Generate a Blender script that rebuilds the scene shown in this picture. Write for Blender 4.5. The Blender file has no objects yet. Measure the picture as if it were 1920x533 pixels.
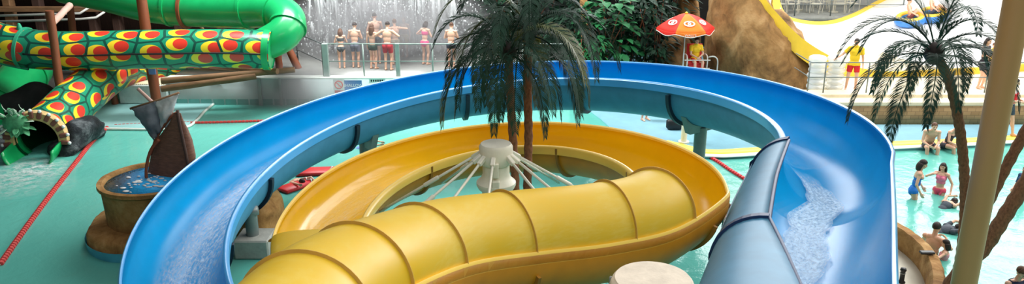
import bpy, math, random
import numpy as np
from mathutils import Vector, Matrix, noise
C = bpy.context.scene.collection
PI = math.pi
rnd = random.Random(7)
# ------------------------------------------------------------------ camera
F, TH, CAMZ = 1544.747, math.radians(18.091), 7.6
cT, sT = math.cos(TH), math.sin(TH)
cam = bpy.data.cameras.new('camera')
cam.sensor_fit = 'HORIZONTAL'; cam.sensor_width = 36; cam.lens = F / 1920 * 36
cam.clip_end = 300
co = bpy.data.objects.new('camera', cam); C.objects.link(co)
co.location = (0, 0, CAMZ); co.rotation_euler = (PI/2 - TH, 0, 0)
bpy.context.scene.camera = co

def ray(px, py):
    u = (px - 960) / F; v = (py - 266.5) / F
    return Vector((u, cT - v * sT, -sT - v * cT))
def G(px, py, z=0.0):                    # point of height z seen at a pixel
    d = ray(px, py); t = (z - CAMZ) / d.z
    return Vector((d.x * t, d.y * t, z))
def WY(px, py, Y):                       # point on the vertical plane y = Y
    d = ray(px, py); t = Y / d.y
    return Vector((d.x * t, Y, CAMZ + d.z * t))

# ------------------------------------------------------------------ mesh helper
def vec(p): return Vector(p)
def frame(d):
    d = d.normalized()
    a = Vector((0, 0, 1)) if abs(d.z) < .95 else Vector((1, 0, 0))
    u = a.cross(d).normalized(); return u, d.cross(u)
class MB:
    def __init__(s): s.v = []; s.f = []; s.m = []; s.uv = {}
    def add(s, vs, fs, mi=0):
        b = len(s.v); s.v.extend([tuple(p) for p in vs])
        for f in fs: s.f.append(tuple(b + i for i in f)); s.m.append(mi)
        return s
    def box(s, lo, hi, M=None, mi=0, bev=0.0):
        (a, b, c), (d, e, f) = lo, hi
        k = min(bev, (d-a)/3, (e-b)/3, (f-c)/3)
        if k <= 0:
            vs = [(x, y, z) for z in (c, f) for y in (b, e) for x in (a, d)]
            fs = [(0,2,3,1),(4,5,7,6),(0,1,5,4),(2,6,7,3),(0,4,6,2),(1,3,7,5)]
        else:
            vs = []; idx = {}
            for sx in (0,1):
                for sy in (0,1):
                    for sz in (0,1):
                        X = d if sx else a; Y = e if sy else b; Z = f if sz else c
                        xi = X-k if sx else X+k; yi = Y-k if sy else Y+k; zi = Z-k if sz else Z+k
                        for ax, p in (('x',(X,yi,zi)),('y',(xi,Y,zi)),('z',(xi,yi,Z))):
                            idx[ax,sx,sy,sz] = len(vs); vs.append(p)
            fs = []
            I = lambda ax,x,y,z: idx[ax,x,y,z]
            for q in (0,1):
                fs += [(I('x',q,0,0),I('x',q,1,0),I('x',q,1,1),I('x',q,0,1)),(I('y',0,q,0),I('y',1,q,0),I('y',1,q,1),I('y',0,q,1)),(I('z',0,0,q),I('z',1,0,q),I('z',1,1,q),I('z',0,1,q))]
                for r in (0,1):
                    fs += [(I('x',q,r,0),I('x',q,r,1),I('y',q,r,1),I('y',q,r,0)),(I('x',q,0,r),I('x',q,1,r),I('z',q,1,r),I('z',q,0,r)),(I('y',0,q,r),I('y',1,q,r),I('z',1,q,r),I('z',0,q,r))]
                    for t in (0,1): fs.append((I('x',q,r,t),I('y',q,r,t),I('z',q,r,t)))
        if M is not None: vs = [M @ Vector(p) for p in vs]
        return s.add(vs, fs, mi)
    def tube(s, pts, r, n=10, cap=True, mi=0, uvlen=False):
        pts = [vec(p) for p in pts]; k = len(pts)
        rs = r if hasattr(r, '__len__') else [r] * k
        vs = []; fs = []; u = None; L = [0.0]
        for i in range(k):
            d = (pts[min(i+1,k-1)] - pts[max(i-1,0)])
            if d.length < 1e-9: d = Vector((0,0,1))
            d.normalize()
            if u is None: u, w = frame(d)
            else:
                u = (u - d * u.dot(d)).normalized(); w = d.cross(u)
            if i: L.append(L[-1] + (pts[i]-pts[i-1]).length)
            for j in range(n):
                a = 2*PI*j/n; vs.append(pts[i] + (u*math.cos(a) + w*math.sin(a)) * rs[i])
        f0 = len(s.f)
        for i in range(k-1):
            for j in range(n):
                j2 = (j+1) % n
                fs.append((i*n+j, i*n+j2, (i+1)*n+j2, (i+1)*n+j))
                if uvlen:
                    s.uv[f0+len(fs)-1] = [(L[i], j/n*2*PI*rs[i]), (L[i], (j+1)/n*2*PI*rs[i]), (L[i+1], (j+1)/n*2*PI*rs[i]), (L[i+1], j/n*2*PI*rs[i])]
        if cap: fs.append(tuple(range(n-1,-1,-1))); fs.append(tuple((k-1)*n+j for j in range(n)))
        return s.add(vs, fs, mi)
    def lathe(s, prof, n=24, o=(0,0,0), M=None, mi=0, cap=True):
        vs = []; fs = []
        for r, z in prof:
            for j in range(n):
                a = 2*PI*j/n; vs.append(Vector((r*math.cos(a), r*math.sin(a), z)))
        for i in range(len(prof)-1):
            for j in range(n):
                j2=(j+1)%n; fs.append((i*n+j, i*n+j2, (i+1)*n+j2, (i+1)*n+j))
        if cap: fs.append(tuple(range(n-1,-1,-1))); fs.append(tuple((len(prof)-1)*n+j for j in range(n)))
        vs = [(M @ p if M is not None else p) + Vector(o) for p in vs]
        return s.add(vs, fs, mi)
    def ell(s, c, r, n=14, m=9, M=None, mi=0):
        r = r if hasattr(r,'__len__') else (r,r,r)
        vs = [Vector((0,0,-r[2]))]; fs = []
        for i in range(1,m):
            t = -PI/2 + PI*i/m
            for j in range(n):
                a = 2*PI*j/n; vs.append(Vector((r[0]*math.cos(t)*math.cos(a), r[1]*math.cos(t)*math.sin(a), r[2]*math.sin(t))))
        vs.append(Vector((0,0,r[2]))); e = len(vs)-1
        for j in range(n):
            j2=(j+1)%n
            fs.append((0,1+j2,1+j)); fs.append((e,1+(m-2)*n+j,1+(m-2)*n+j2))
            for i in range(m-2): fs.append((1+i*n+j,1+i*n+j2,1+(i+1)*n+j2,1+(i+1)*n+j))
        vs = [(M @ p if M is not None else p) + Vector(c) for p in vs]
        return s.add(vs, fs, mi)
    def cap(s, a, b, ra, rb, n=12, mi=0):          # tapered rounded limb
        a = vec(a); b = vec(b); d = b-a
        if d.length < 1e-6: return s.ell(a, max(ra,rb))
        d.normalize()
        pts=[];rs=[]
        for i in range(5):
            t = i/4*PI/2; pts.append(a - d*ra*math.cos(t)); rs.append(max(ra*math.sin(t),ra*.08))
        for i in range(5):
            t = i/4*PI/2; pts.append(b + d*rb*math.sin(t)); rs.append(max(rb*math.cos(t),rb*.08))
        return s.tube(pts, rs, n, True, mi)
    def torus(s, c, R, r, n=32, m=10, M=None, mi=0, z=1.0):
        vs=[];fs=[]
        for i in range(n):
            a=2*PI*i/n
            for j in range(m):
                b=2*PI*j/m; vs.append(Vector(((R+r*math.cos(b))*math.cos(a),(R+r*math.cos(b))*math.sin(a),r*z*math.sin(b))))
        for i in range(n):
            for j in range(m):
                i2=(i+1)%n;j2=(j+1)%m; fs.append((i*m+j,i2*m+j,i2*m+j2,i*m+j2))
        vs=[(M @ p if M is not None else p)+Vector(c) for p in vs]
        return s.add(vs,fs,mi)
    def prism(s, poly, z0, z1, mi=0):
        n=len(poly)
        vs=[(p[0],p[1],z0) for p in poly]+[(p[0],p[1],z1) for p in poly]
        fs=[tuple(range(n-1,-1,-1)),tuple(range(n,2*n))]+[(i,(i+1)%n,n+(i+1)%n,n+i) for i in range(n)]
        return s.add(vs,fs,mi)
    def grid(s, rows, mi=0, closed=False):
        n=len(rows[0]); vs=[p for r in rows for p in r]; fs=[]
        for i in range(len(rows)-1):
            for j in range(n if closed else n-1):
                j2=(j+1)%n; fs.append((i*n+j,i*n+j2,(i+1)*n+j2,(i+1)*n+j))
        return s.add(vs,fs,mi)
    def solid(s, rows, t, mi=0):                    # a sheet given thickness t along its normals
        R=len(rows);n=len(rows[0]); rows=[[vec(p) for p in r] for r in rows]
        off=[]
        for i in range(R):
            o=[]
            for j in range(n):
                a=rows[min(i+1,R-1)][j]-rows[max(i-1,0)][j]; b=rows[i][min(j+1,n-1)]-rows[i][max(j-1,0)]
                q=a.cross(b); q=q.normalized() if q.length>1e-9 else Vector((0,0,1)); o.append(rows[i][j]-q*t)
            off.append(o)
        b=len(s.v); s.grid(rows,mi); s.grid([list(r) for r in off],mi)
        k=R*n; A=lambda i,j:i*n+j; B=lambda i,j:k+i*n+j
        e=[]
        for i in range(R-1): e+=[(A(i,0),A(i+1,0),B(i+1,0),B(i,0)),(A(i,n-1),A(i+1,n-1),B(i+1,n-1),B(i,n-1))]
        for j in range(n-1): e+=[(A(0,j),A(0,j+1),B(0,j+1),B(0,j)),(A(R-1,j),A(R-1,j+1),B(R-1,j+1),B(R-1,j))]
        for f in e: s.f.append(tuple(b+i for i in f)); s.m.append(mi)
        return s
    def build(s, name, mats, parent=None, smooth=True, angle=None, recalc=True):
        me = bpy.data.meshes.new(name)
        me.from_pydata(s.v, [], s.f)
        if not isinstance(mats,(list,tuple)): mats=[mats]
        for m in mats: me.materials.append(m)
        if len(mats)>1: me.polygons.foreach_set('material_index', s.m)
        if s.uv:
            l = me.uv_layers.new(name='UVMap')
            for fi, q in s.uv.items():
                p = me.polygons[fi]
                for li, c in zip(p.loop_indices, q): l.data[li].uv = c
        if recalc:
            import bmesh
            bm=bmesh.new(); bm.from_mesh(me); bmesh.ops.recalc_face_normals(bm, faces=bm.faces); bm.to_mesh(me); bm.free()
        me.polygons.foreach_set('use_smooth', [smooth]*len(me.polygons))
        if smooth and angle is not None:
            me.set_sharp_from_angle(angle=math.radians(angle))
        o = bpy.data.objects.new(name, me); C.objects.link(o)
        if parent is not None: attach(o, parent)
        return o
def attach(o, parent):
    o.parent = parent
    if parent.type == 'EMPTY': o.matrix_parent_inverse = parent.matrix_basis.inverted()
def tag(o, label=None, cat=None, group=None, kind=None):
    if label: o['label']=label
    if cat: o['category']=cat
    if group: o['group']=group
    if kind: o['kind']=kind
    return o
def thing(name, label, cat, loc=(0,0,0), group=None):
    o=bpy.data.objects.new(name,None); C.objects.link(o); o.location=loc; o.empty_display_size=.2
    o.matrix_basis = Matrix.Translation(Vector(loc))
    return tag(o,label,cat,group)
def struct(mb, name, mats, **k):
    return tag(mb.build(name,mats,**k), kind='structure')
def spline(pts, n):
    P=np.array([tuple(p) for p in pts],float); k=len(P)
    d=np.r_[0,np.cumsum(np.sqrt(np.linalg.norm(np.diff(P[:,:3],axis=0),axis=1)))]
    # centripetal catmull-rom through all points
    P2=np.vstack([2*P[0]-P[1],P,2*P[-1]-P[-2]]); d2=np.r_[2*d[0]-d[1],d,2*d[-1]-d[-2]]
    # dense, then resample by arc length
    out=[]
    for i in range(1,k):
        t0,t1,t2,t3=d2[i-1:i+3]; p0,p1,p2,p3=P2[i-1:i+3]
        for t in np.linspace(t1,t2,24,endpoint=False):
            A1=(t1-t)/(t1-t0)*p0+(t-t0)/(t1-t0)*p1;A2=(t2-t)/(t2-t1)*p1+(t-t1)/(t2-t1)*p2;A3=(t3-t)/(t3-t2)*p2+(t-t2)/(t3-t2)*p3
            B1=(t2-t)/(t2-t0)*A1+(t-t0)/(t2-t0)*A2;B2=(t3-t)/(t3-t1)*A2+(t-t1)/(t3-t1)*A3
            out.append((t2-t)/(t2-t1)*B1+(t-t1)/(t2-t1)*B2)
    out.append(P[-1]); out=np.array(out)
    L=np.r_[0,np.cumsum(np.linalg.norm(np.diff(out[:,:3],axis=0),axis=1))]
    q=np.linspace(0,L[-1],n)
    return np.stack([np.interp(q,L,out[:,c]) for c in range(out.shape[1])],1)
def vspline(pts,n): return [Vector(p) for p in spline(pts,n)]

# ------------------------------------------------------------------ materials
def lin(c):
    f=lambda x: x/12.92 if x<=.04045 else ((x+.055)/1.055)**2.4
    return tuple(f(x/255) for x in c)+(1,)
class NT:
    def __init__(s,name):
        s.mat=bpy.data.materials.new(name); s.mat.use_nodes=True
        s.t=s.mat.node_tree; s.bsdf=s.t.nodes['Principled BSDF']; s.out=s.t.nodes['Material Output']
    def n(s,typ,**k):
        q=s.t.nodes.new(typ)
        for a,b in k.items():
            if a in q.bl_rna.properties: setattr(q,a,b)
            else: s.put(q.inputs[a],b)
        return q
    def put(s,i,b):
        if isinstance(b,bpy.types.NodeSocket): s.t.links.new(b,i)
        else: i.default_value=b
    def math(s,op,a,b=0.0,c=None,clamp=False):
        q=s.t.nodes.new('ShaderNodeMath'); q.operation=op; q.use_clamp=clamp
        s.put(q.inputs[0],a); s.put(q.inputs[1],b)
        if c is not None: s.put(q.inputs[2],c)
        return q.outputs[0]
    def mix(s,f,a,b):
        q=s.t.nodes.new('ShaderNodeMix'); q.data_type='RGBA'
        s.put(q.inputs[0],f); s.put(q.inputs[6],a); s.put(q.inputs[7],b); return q.outputs[2]
    def ramp(s,f,st):
        q=s.t.nodes.new('ShaderNodeValToRGB'); s.put(q.inputs[0],f); e=q.color_ramp.elements
        while len(e)<len(st): e.new(.5)
        for x,(p,c) in zip(e,st): x.position=p; x.color=c if len(c)==4 else tuple(c)+(1,)
        return q.outputs[0]
    def coord(s,obj=True,scale=(1,1,1),kind='Object'):
        q=s.t.nodes.new('ShaderNodeTexCoord'); m=s.t.nodes.new('ShaderNodeMapping'); m.inputs['Scale'].default_value=scale
        s.t.links.new(q.outputs[kind],m.inputs[0]); return m.outputs[0]
    def noise(s,v,scale,detail=4,rough=.55,dist=0):
        q=s.t.nodes.new('ShaderNodeTexNoise'); s.put(q.inputs['Vector'],v)
        q.inputs['Scale'].default_value=scale;q.inputs['Detail'].default_value=detail;q.inputs['Roughness'].default_value=rough;q.inputs['Distortion'].default_value=dist
        return q.outputs[0]
    def bump(s,h,st=.3,d=.02):
        q=s.t.nodes.new('ShaderNodeBump'); q.inputs['Strength'].default_value=st;q.inputs['Distance'].default_value=d
        s.put(q.inputs['Height'],h); s.put(s.bsdf.inputs['Normal'],q.outputs[0])
    def set(s,**k):
        for a,b in k.items(): s.put(s.bsdf.inputs[a.replace('_',' ')],b)
        return s
def plain(name,c,rough=.5,var=.12,scale=4,bump=0,metal=0,spec=.5,coat=0,stretch=(1,1,1)):
    m=NT(name); a=lin(c); v=m.coord(scale=stretch); f=m.noise(v,scale)
    d=tuple(x*(1-var) for x in a[:3])+(1,); l=tuple(min(1,x*(1+var)) for x in a[:3])+(1,)
    m.set(Base_Color=m.mix(m.math('MULTIPLY_ADD',f,2.2,-.6,clamp=True),d,l),Roughness=rough,Metallic=metal,Specular_IOR_Level=spec,Coat_Weight=coat)
    if bump: m.bump(m.noise(v,scale*3),bump,.02)
    return m.mat
def rockmat(name,a,b,c,scale=1.2,bump=.8):
    m=NT(name); v=m.coord(); f=m.noise(v,scale,8,.62,.4); g=m.noise(v,scale*5,6,.6)
    col=m.ramp(f,[(.3,lin(a)),(.5,lin(b)),(.7,lin(c))]); m.set(Base_Color=m.mix(m.math('MULTIPLY',g,.5),col,lin(a)),Roughness=.85,Specular_IOR_Level=.25)
    m.bump(m.math('ADD',f,m.math('MULTIPLY',g,.4)),bump,.08); return m.mat
M={}
def gel(name,c,rough,coat,var=.06,scale=1.5,spec=.5):
    return plain(name,c,rough,var,scale,0,0,spec,coat)
M['blue_in']=gel('blue_gelcoat',(0,150,208),.25,0,spec=.16)
M['blue_rim']=gel('blue_rim',(72,158,220),.3,.1)  # paler than the channel: sky reflection put into the rim colour
M['blue_out']=gel('blue_shell',(66,128,162),.5,.0,.12,3,.5)
M['navy']=plain('navy_flange',(22,48,92),.5)
M['yel_in']=gel('yellow_gelcoat',(240,190,10),.2,.25)
M['yel_rim']=gel('yellow_rim',(250,208,92),.35,.1)
M['yel_out']=gel('yellow_shell',(206,134,14),.5,0,.12,3)
def weathered():
    m=NT('weathered_yellow'); v=m.coord(); f=m.noise(v,1.4,6,.6); g=m.noise(m.coord(scale=(1,1,4)),9,4,.6)
    col=m.ramp(m.math('MULTIPLY_ADD',g,.35,m.math('MULTIPLY',f,.65)),[(.3,lin((222,178,30))),(.5,lin((218,180,46))),(.7,lin((222,192,84)))])
    m.set(Base_Color=col,Roughness=m.ramp(f,[(.3,(.38,)*3),(.7,(.6,)*3)]),Specular_IOR_Level=.4); return m.mat
M['yel_tube']=weathered()
M['seam_gold']=plain('seam_gold',(202,160,72),.6)
M['seam_dark']=plain('seam_dark',(150,104,24),.6)
M['steel_white']=plain('white_steel',(226,222,204),.45,.08,6)
M['steel_grey']=plain('grey_steel',(150,152,146),.45,.15,5)
M['galv']=plain('galvanised',(120,128,126),.4,.1,5,metal=.3)
M['rail_grey']=plain('rail_paint',(138,152,146),.45)
M['rail_white']=plain('rail_white',(214,214,206),.4)
M['beige']=plain('beige_paint',(188,142,88),.42,.05,1)
M['concrete']=plain('cream_concrete',(226,214,184),.7,.1,3,.2)
M['cap_stone']=plain('column_cap',(222,208,188),.75,.12,7,.2)
M['white']=plain('white_paint',(236,238,232),.5,.04,2)
M['whiteslide']=plain('white_slide',(250,250,248),.35,.02,2)
M['yel_edge']=plain('yellow_edge',(246,206,60),.4,.08,2)
M['deck_blue']=plain('blue_deck',(138,194,212),.55,.08,2.5)
M['deck_teal']=plain('teal_deck',(140,192,190),.5,.08,2)
M['stripe']=plain('yellow_stripe',(244,222,74),.5,.05,3)
M['brown']=plain('brown_post',(128,70,42),.55,.2,6,.2,stretch=(1,1,.2))
M['log']=plain('log_wood',(132,98,66),.7,.25,8,.4,stretch=(.3,1,1))
M['green']=gel('green_tube',(20,160,90),.3,.2,.12,2)
M['green_lip']=gel('green_lip',(52,168,128),.4,.1)
M['red']=plain('red_plastic',(214,40,44),.45,.08,6)
M['red_rope']=plain('red_float',(196,62,58),.5,.2,20)
M['orange']=plain('orange_cloth',(250,124,24),.7,.05,4)
M['redcloth']=plain('red_cloth',(228,44,30),.7,.05,4)
M['whitecloth']=plain('white_cloth',(244,240,232),.7,.03,4)
M['black']=plain('black_plastic',(26,28,30),.5)
M['sail_dark']=plain('grey_sail',(98,106,112),.85,.25,5,.4)
M['sail_light']=plain('pale_sail',(178,182,178),.85,.2,5,.4)
M['hull']=plain('brown_hull',(120,82,62),.65,.3,7,.5,stretch=(1,1,4))
M['pinkwood']=plain('pinkish_spar',(196,160,146),.7)
M['trunk']=plain('palm_trunk',(142,92,62),.9,.4,30,.6,stretch=(1,1,.6))
M['frond']=plain('palm_frond',(28,60,44),.6,.5,3,spec=.3)
M['frond_olive']=plain('palm_frond_olive',(88,96,52),.5,.4,3)
M['leaf']=plain('leaf_green',(26,96,52),.6,.45,2,spec=.25)
M['leaf_dark']=plain('leaf_dark',(16,46,30),.65,.5,2,spec=.2)
M['rock']=rockmat('sand_rock',(78,56,30),(158,120,74),(200,164,114),1.0)
M['stone']=rockmat('tan_stone',(120,84,44),(176,132,78),(206,168,112),2.2,.5)
M['rockblack']=rockmat('black_rock',(14,16,18),(48,54,58),(128,136,138),2.5)
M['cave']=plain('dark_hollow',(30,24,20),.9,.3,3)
M['falls']=rockmat('wet_rock',(44,50,48),(98,104,100),(176,180,176),2.4)
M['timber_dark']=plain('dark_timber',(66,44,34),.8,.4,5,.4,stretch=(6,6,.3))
M['skin']=plain('skin_light',(226,176,148),.5,.06,5)
M['skin2']=plain('skin_tan',(206,150,118),.5,.06,5)
M['hair']=plain('hair_dark',(40,26,20),.6,.3,30)
M['hair_b']=plain('hair_brown',(92,58,36),.6,.3,30)
M['eye']=plain('eye_dark',(40,28,24),.2)
M['lip']=plain('lip_rose',(170,84,78),.5)
# ------------------------------------------------------------------ water and patterned materials
def water_mat(name, deep, alpha, foam=0.0, bump=.25, sc=2.2):
    m=NT(name); v=m.coord(); f=m.noise(v,sc,5,.6,.6); g=m.noise(v,sc*.25,3,.5)
    a=lin(deep); b=tuple(min(1,x*1.18+.03) for x in a[:3])+(1,)
    m.set(Base_Color=m.mix(g,a,b),Roughness=.12,Alpha=alpha,IOR=1.33)
    m.bump(f,bump,.06); return m.mat
M['water']=water_mat('pool_water',(94,182,168),.8,bump=.35)
M['water_blue']=water_mat('basin_water',(40,176,255),1.0,bump=.5,sc=6)
def foam_mat(name, stretch, lo, hi, tint=(214,236,250), sc=5, amax=.85):
    m=NT(name); uv=m.coord(kind='UV',scale=stretch)
    f=m.noise(uv,sc,7,.68,.5); g=m.noise(uv,sc*5,4,.7)
    k=m.math('ADD',m.math('MULTIPLY',f,.7),m.math('MULTIPLY',g,.3))
    a=m.math('MULTIPLY_ADD',k,1/(hi-lo),-lo/(hi-lo),clamp=True)
    at=m.t.nodes.new('ShaderNodeAttribute'); at.attribute_name='dens'
    a=m.math('MULTIPLY',m.math('MULTIPLY',a,amax),at.outputs['Fac'],clamp=True)
    m.set(Base_Color=lin(tint),Roughness=.25,Alpha=a); m.bump(k,.5,.05); return m.mat
M['foam_run']=foam_mat('running_water',(1.1,6,1),.38,.62,amax=.75)
M['foam_chop']=foam_mat('choppy_water',(2.0,2.4,1),.30,.62,(196,228,248),amax=.78)
M['foam_y']=foam_mat('yellow_slide_water',(1.0,6,1),.45,.65,(255,240,190),amax=.6)
M['splash']=foam_mat('splash_foam',(1,1,1),.42,.6,(236,244,242),sc=3,amax=.9)
def dragon_mat():
    m=NT('dragon_scales'); q=m.t.nodes.new('ShaderNodeUVMap'); q.uv_map='UVMap'
    mp=m.n('ShaderNodeMapping'); mp.inputs['Scale'].default_value=(1.2,1.65,1); m.put(mp.inputs[0],q.outputs[0])
    vo=m.n('ShaderNodeTexVoronoi',voronoi_dimensions='2D',feature='F1'); vo.inputs['Scale'].default_value=1; vo.inputs['Randomness'].default_value=.5
    ve=m.n('ShaderNodeTexVoronoi',voronoi_dimensions='2D',feature='DISTANCE_TO_EDGE'); ve.inputs['Scale'].default_value=1; ve.inputs['Randomness'].default_value=.5
    m.put(vo.inputs['Vector'],mp.outputs[0]); m.put(ve.inputs['Vector'],mp.outputs[0])
    def ell(ox,oy,rx,ry):
        s=m.n('ShaderNodeVectorMath',operation='SUBTRACT'); m.put(s.inputs[0],mp.outputs[0]); m.put(s.inputs[1],vo.outputs['Position'])
        a=m.n('ShaderNodeVectorMath',operation='SUBTRACT'); m.put(a.inputs[0],s.outputs[0]); a.inputs[1].default_value=(ox,oy,0)
        d=m.n('ShaderNodeVectorMath',operation='DIVIDE'); m.put(d.inputs[0],a.outputs[0]); d.inputs[1].default_value=(rx,ry,1)
        l=m.n('ShaderNodeVectorMath',operation='LENGTH'); m.put(l.inputs[0],d.outputs[0])
        return m.math('LESS_THAN',l.outputs['Value'],1.0)
    c=m.mix(ell(.02,0,.39,.36),lin((26,140,104)),lin((248,214,44)))
    c=m.mix(ell(-.11,0,.27,.29),c,lin((222,58,40)))
    c=m.mix(m.math('LESS_THAN',ve.outputs['Distance'],.05),c,lin((14,74,60)))
    m.set(Base_Color=c,Roughness=.35,Coat_Weight=.2); return m.mat
M['dragon']=dragon_mat()

# ------------------------------------------------------------------ open flume sweeps
def sweep_frames(outer, inner):
    """outer, inner: matching rim points; gives centre, outward and up per station"""
    fr=[]
    for o,i in zip(outer,inner):
        u=o-i; h=Vector((u.x,u.y,0)); fr.append(((o+i)/2, h.normalized(), h.length/2, o.z-(o.z+i.z)/2))
    return fr
RC=.56
def split(R,D): return (D-R,R) if D>=R else (0.0,D)      # straight wall, floor drop
def prof(R, D, e, dz, n=26, off=0.0):
    """inner edge to outer edge: optional inward curl e above the inner rim, straight wall, rounded floor, wall to the outer rim"""
    P=[]; r=R+off; k=10; rc=RC+off; hw,rv=split(R,D)
    for j in range(k):
        a=e*(1-j/k); P.append((-R+RC-rc*math.cos(a), -dz + rc*math.sin(a)))
    P.append((-r,-dz))
    for j in range(n+1):
        a=PI*j/n; P.append((-r*math.cos(a), -hw - (rv+off)*math.sin(a)))
    P.append((r, dz))
    return P
def station(fr, ab):
    c,u,R,dz=fr[:4]; return c + u*ab[0] + Vector((0,0,1))*ab[1]

def channel(frames, hw, es, parent, name, min_, mout):
    ins=[[station(f,p) for p in prof(f[2],f[4],e,f[3])] for f,e in zip(frames,es)]
    outs=[[station(f,p) for p in prof(f[2],f[4],e,f[3],off=.035)] for f,e in zip(frames,es)]
    b=MB(); b.grid(ins,0); b.grid(outs,1)
    n=len(ins[0]); k=len(ins)*n; R=len(ins)
    for i in range(R-1):
        b.f+= [(i*n,(i+1)*n,k+(i+1)*n,k+i*n),(i*n+n-1,(i+1)*n+n-1,k+(i+1)*n+n-1,k+i*n+n-1)]; b.m+=[1,1]
    for i in (0,R-1):
        for j in range(n-1): b.f.append((i*n+j,i*n+j+1,k+i*n+j+1,k+i*n+j)); b.m.append(1)
    return b.build(name,[min_,mout],parent,recalc=False), ins
def rim(frames, side, w, h, mat, parent, i0=0, i1=None, e=None):
    """rounded lip that turns outwards over the edge and hangs down as a hem"""
    rows=[]
    for f in frames[i0:i1]:
        c,u,R,dz=f[:4]; s=1 if side>0 else -1; x0=R-.01
        z=dz*s
        L=[(x0,z-.02),(x0,z+.012),(x0+.025,z+.03),(x0+w*.6,z+.03),(x0+w,z+.0),(x0+w,z-h),(x0+w-.025,z-h),(x0+w-.03,z-.03),(x0+.03,z-.03)]
        rows.append([c+u*(s*a)+Vector((0,0,b)) for a,b in L])
    b=MB(); b.grid(rows,0,closed=True); n=len(rows[0])
    b.f.append(tuple(range(n))); b.m.append(0); b.f.append(tuple((len(rows)-1)*n+j for j in range(n))); b.m.append(0)
    return b.build('rim',mat,parent,angle=50)
def flange(frames, i, hw, e, parent, mat, t=.05, d=.07, a0=0, a1=None, z=None):
    """bolted joint: a raised band around the outside of the shell"""
    f0,f1=frames[max(i-1,0)],frames[min(i+1,len(frames)-1)]; f=frames[i]
    d3=(f1[0]-f0[0]).normalized()
    rows=[]
    pi_=prof(f[2],f[4],e,f[3],off=.03); po=prof(f[2],f[4],e,f[3],off=.03+d)
    if a1 is None: a1=len(pi_)
    for q,o in list(zip(pi_,po))[a0:a1]:
        A=station(f,q);B=station(f,o)
        rows.append([A-d3*t,B-d3*t,B+d3*t,A+d3*t])
    b=MB(); b.grid(rows,0,closed=True); b.f+= [(0,1,2,3),tuple((len(rows)-1)*4+j for j in range(4))]; b.m+=[0,0]
    return b.build('flange',mat,parent,smooth=False)
def sheet(frames, hw, a0s, a1s, lift, mat, name, dens):
    """running water lying on the floor of a flume"""
    rows=[];n=18; L=0; us=[]
    for k,(f,a0,a1) in enumerate(zip(frames,a0s,a1s)):
        c,u,R,dz=f[:4]; row=[]; hw,rv=split(R,f[4])
        for j in range(n+1):
            a=a0+(a1-a0)*j/n; r=R-lift
            row.append(c+u*(-r*math.cos(a))+Vector((0,0,-hw-(rv-lift)*math.sin(a)+.02*noise.noise(Vector((k*.22,j*.5,0))))))
        if k: L+=(c-frames[k-1][0]).length
        us.append(L); rows.append(row)
    b=MB(); b.grid(rows)
    for i in range(len(rows)-1):
        for j in range(n):
            b.uv[i*n+j]=[(us[i],j/n),(us[i],(j+1)/n),(us[i+1],(j+1)/n),(us[i+1],j/n)]
    o=b.build(name,mat,None,recalc=False)
    at=o.data.attributes.new('dens','FLOAT','POINT')
    vals=[dens(i/(len(rows)-1),j/n) for i in range(len(rows)) for j in range(n+1)]
    at.data.foreach_set('value',vals)
    return o

# ================================================================== BLUE SLIDE
BX,BY,BR,BW,BE,BZ,BS,BD=-0.236,14.994,5.052,1.552,1.195,2.394,-0.529,0.112
def bl(T, r, dz):
    a=BR*1+ (BW if r else 0); b=BR*BE+(BW if r else 0)
    return Vector((BX+a*math.cos(T), BY+b*math.sin(T), BZ+BS*(T-PI/2)+(dz if r else 0)))
bin_=lambda t: Vector((BX+BR*math.cos(t), BY+BR*BE*math.sin(t), BZ+BS*(t-PI/2)))
pairs=[(G(1680,830,4.22),G(1258,770,4.08)),(G(1678,700,4.11),G(1284,655,3.92)),(G(1676,590,4.0),G(1311,563,3.76)),(G(1674,498,3.9),G(1340,487,3.60)),(G(1673,390,3.7),G(1377,398,3.40)),(G(1670,306,3.58),G(1414,324,3.22))]
pl=[(bl(t,1,BD),bin_(t)) for t in np.linspace(-.43,PI+.92,64)]
pp=np.vstack([spline([tuple(o)+tuple(i) for o,i in pairs],44),spline([tuple(o)+tuple(i) for o,i in pl],150)])
op=[Vector(q[:3]) for q in pp]; ip=[Vector(q[3:]) for q in pp]
bfr=[f+(float(np.interp(k,[0,43,44],[.98,.90,1.056])),) for k,f in enumerate(sweep_frames(op,ip))]
HW=.28
L=np.r_[0,np.cumsum([(op[i+1]-op[i]).length for i in range(len(op)-1)])]
def idx(P): return int(np.argmin([(p-Vector(P)).length for p in op]))
iC=43; i2=idx(pairs[3][0]); i3=idx(pairs[1][0])
ekey=[(0,2.5),(i3,2.35),(idx(pairs[2][0]),1.95),(i2,1.5),(idx(pairs[4][0]),1.42),(iC,1.38)]
es=[float(np.interp(k,[a for a,b in ekey],[b for a,b in ekey])) if k<=iC else 0.0 for k in range(len(op))]
blue=thing('blue_water_slide','large open blue flume slide looping behind the palms and yellow slide','water slide',(bfr[0][0].x,bfr[0][0].y,0))
ch,_=channel(bfr[:iC+1],HW,es[:iC+1],blue,'raised_channel',M['blue_in'],M['blue_out'])
ch2,_=channel(bfr[iC:],HW,[0]*len(bfr[iC:]),blue,'channel',M['blue_in'],M['blue_out'])
rim(bfr,1,.06,.15,M['blue_rim'],blue)
rim(bfr,-1,.10,.17,M['blue_rim'],blue,iC+2)
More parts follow.
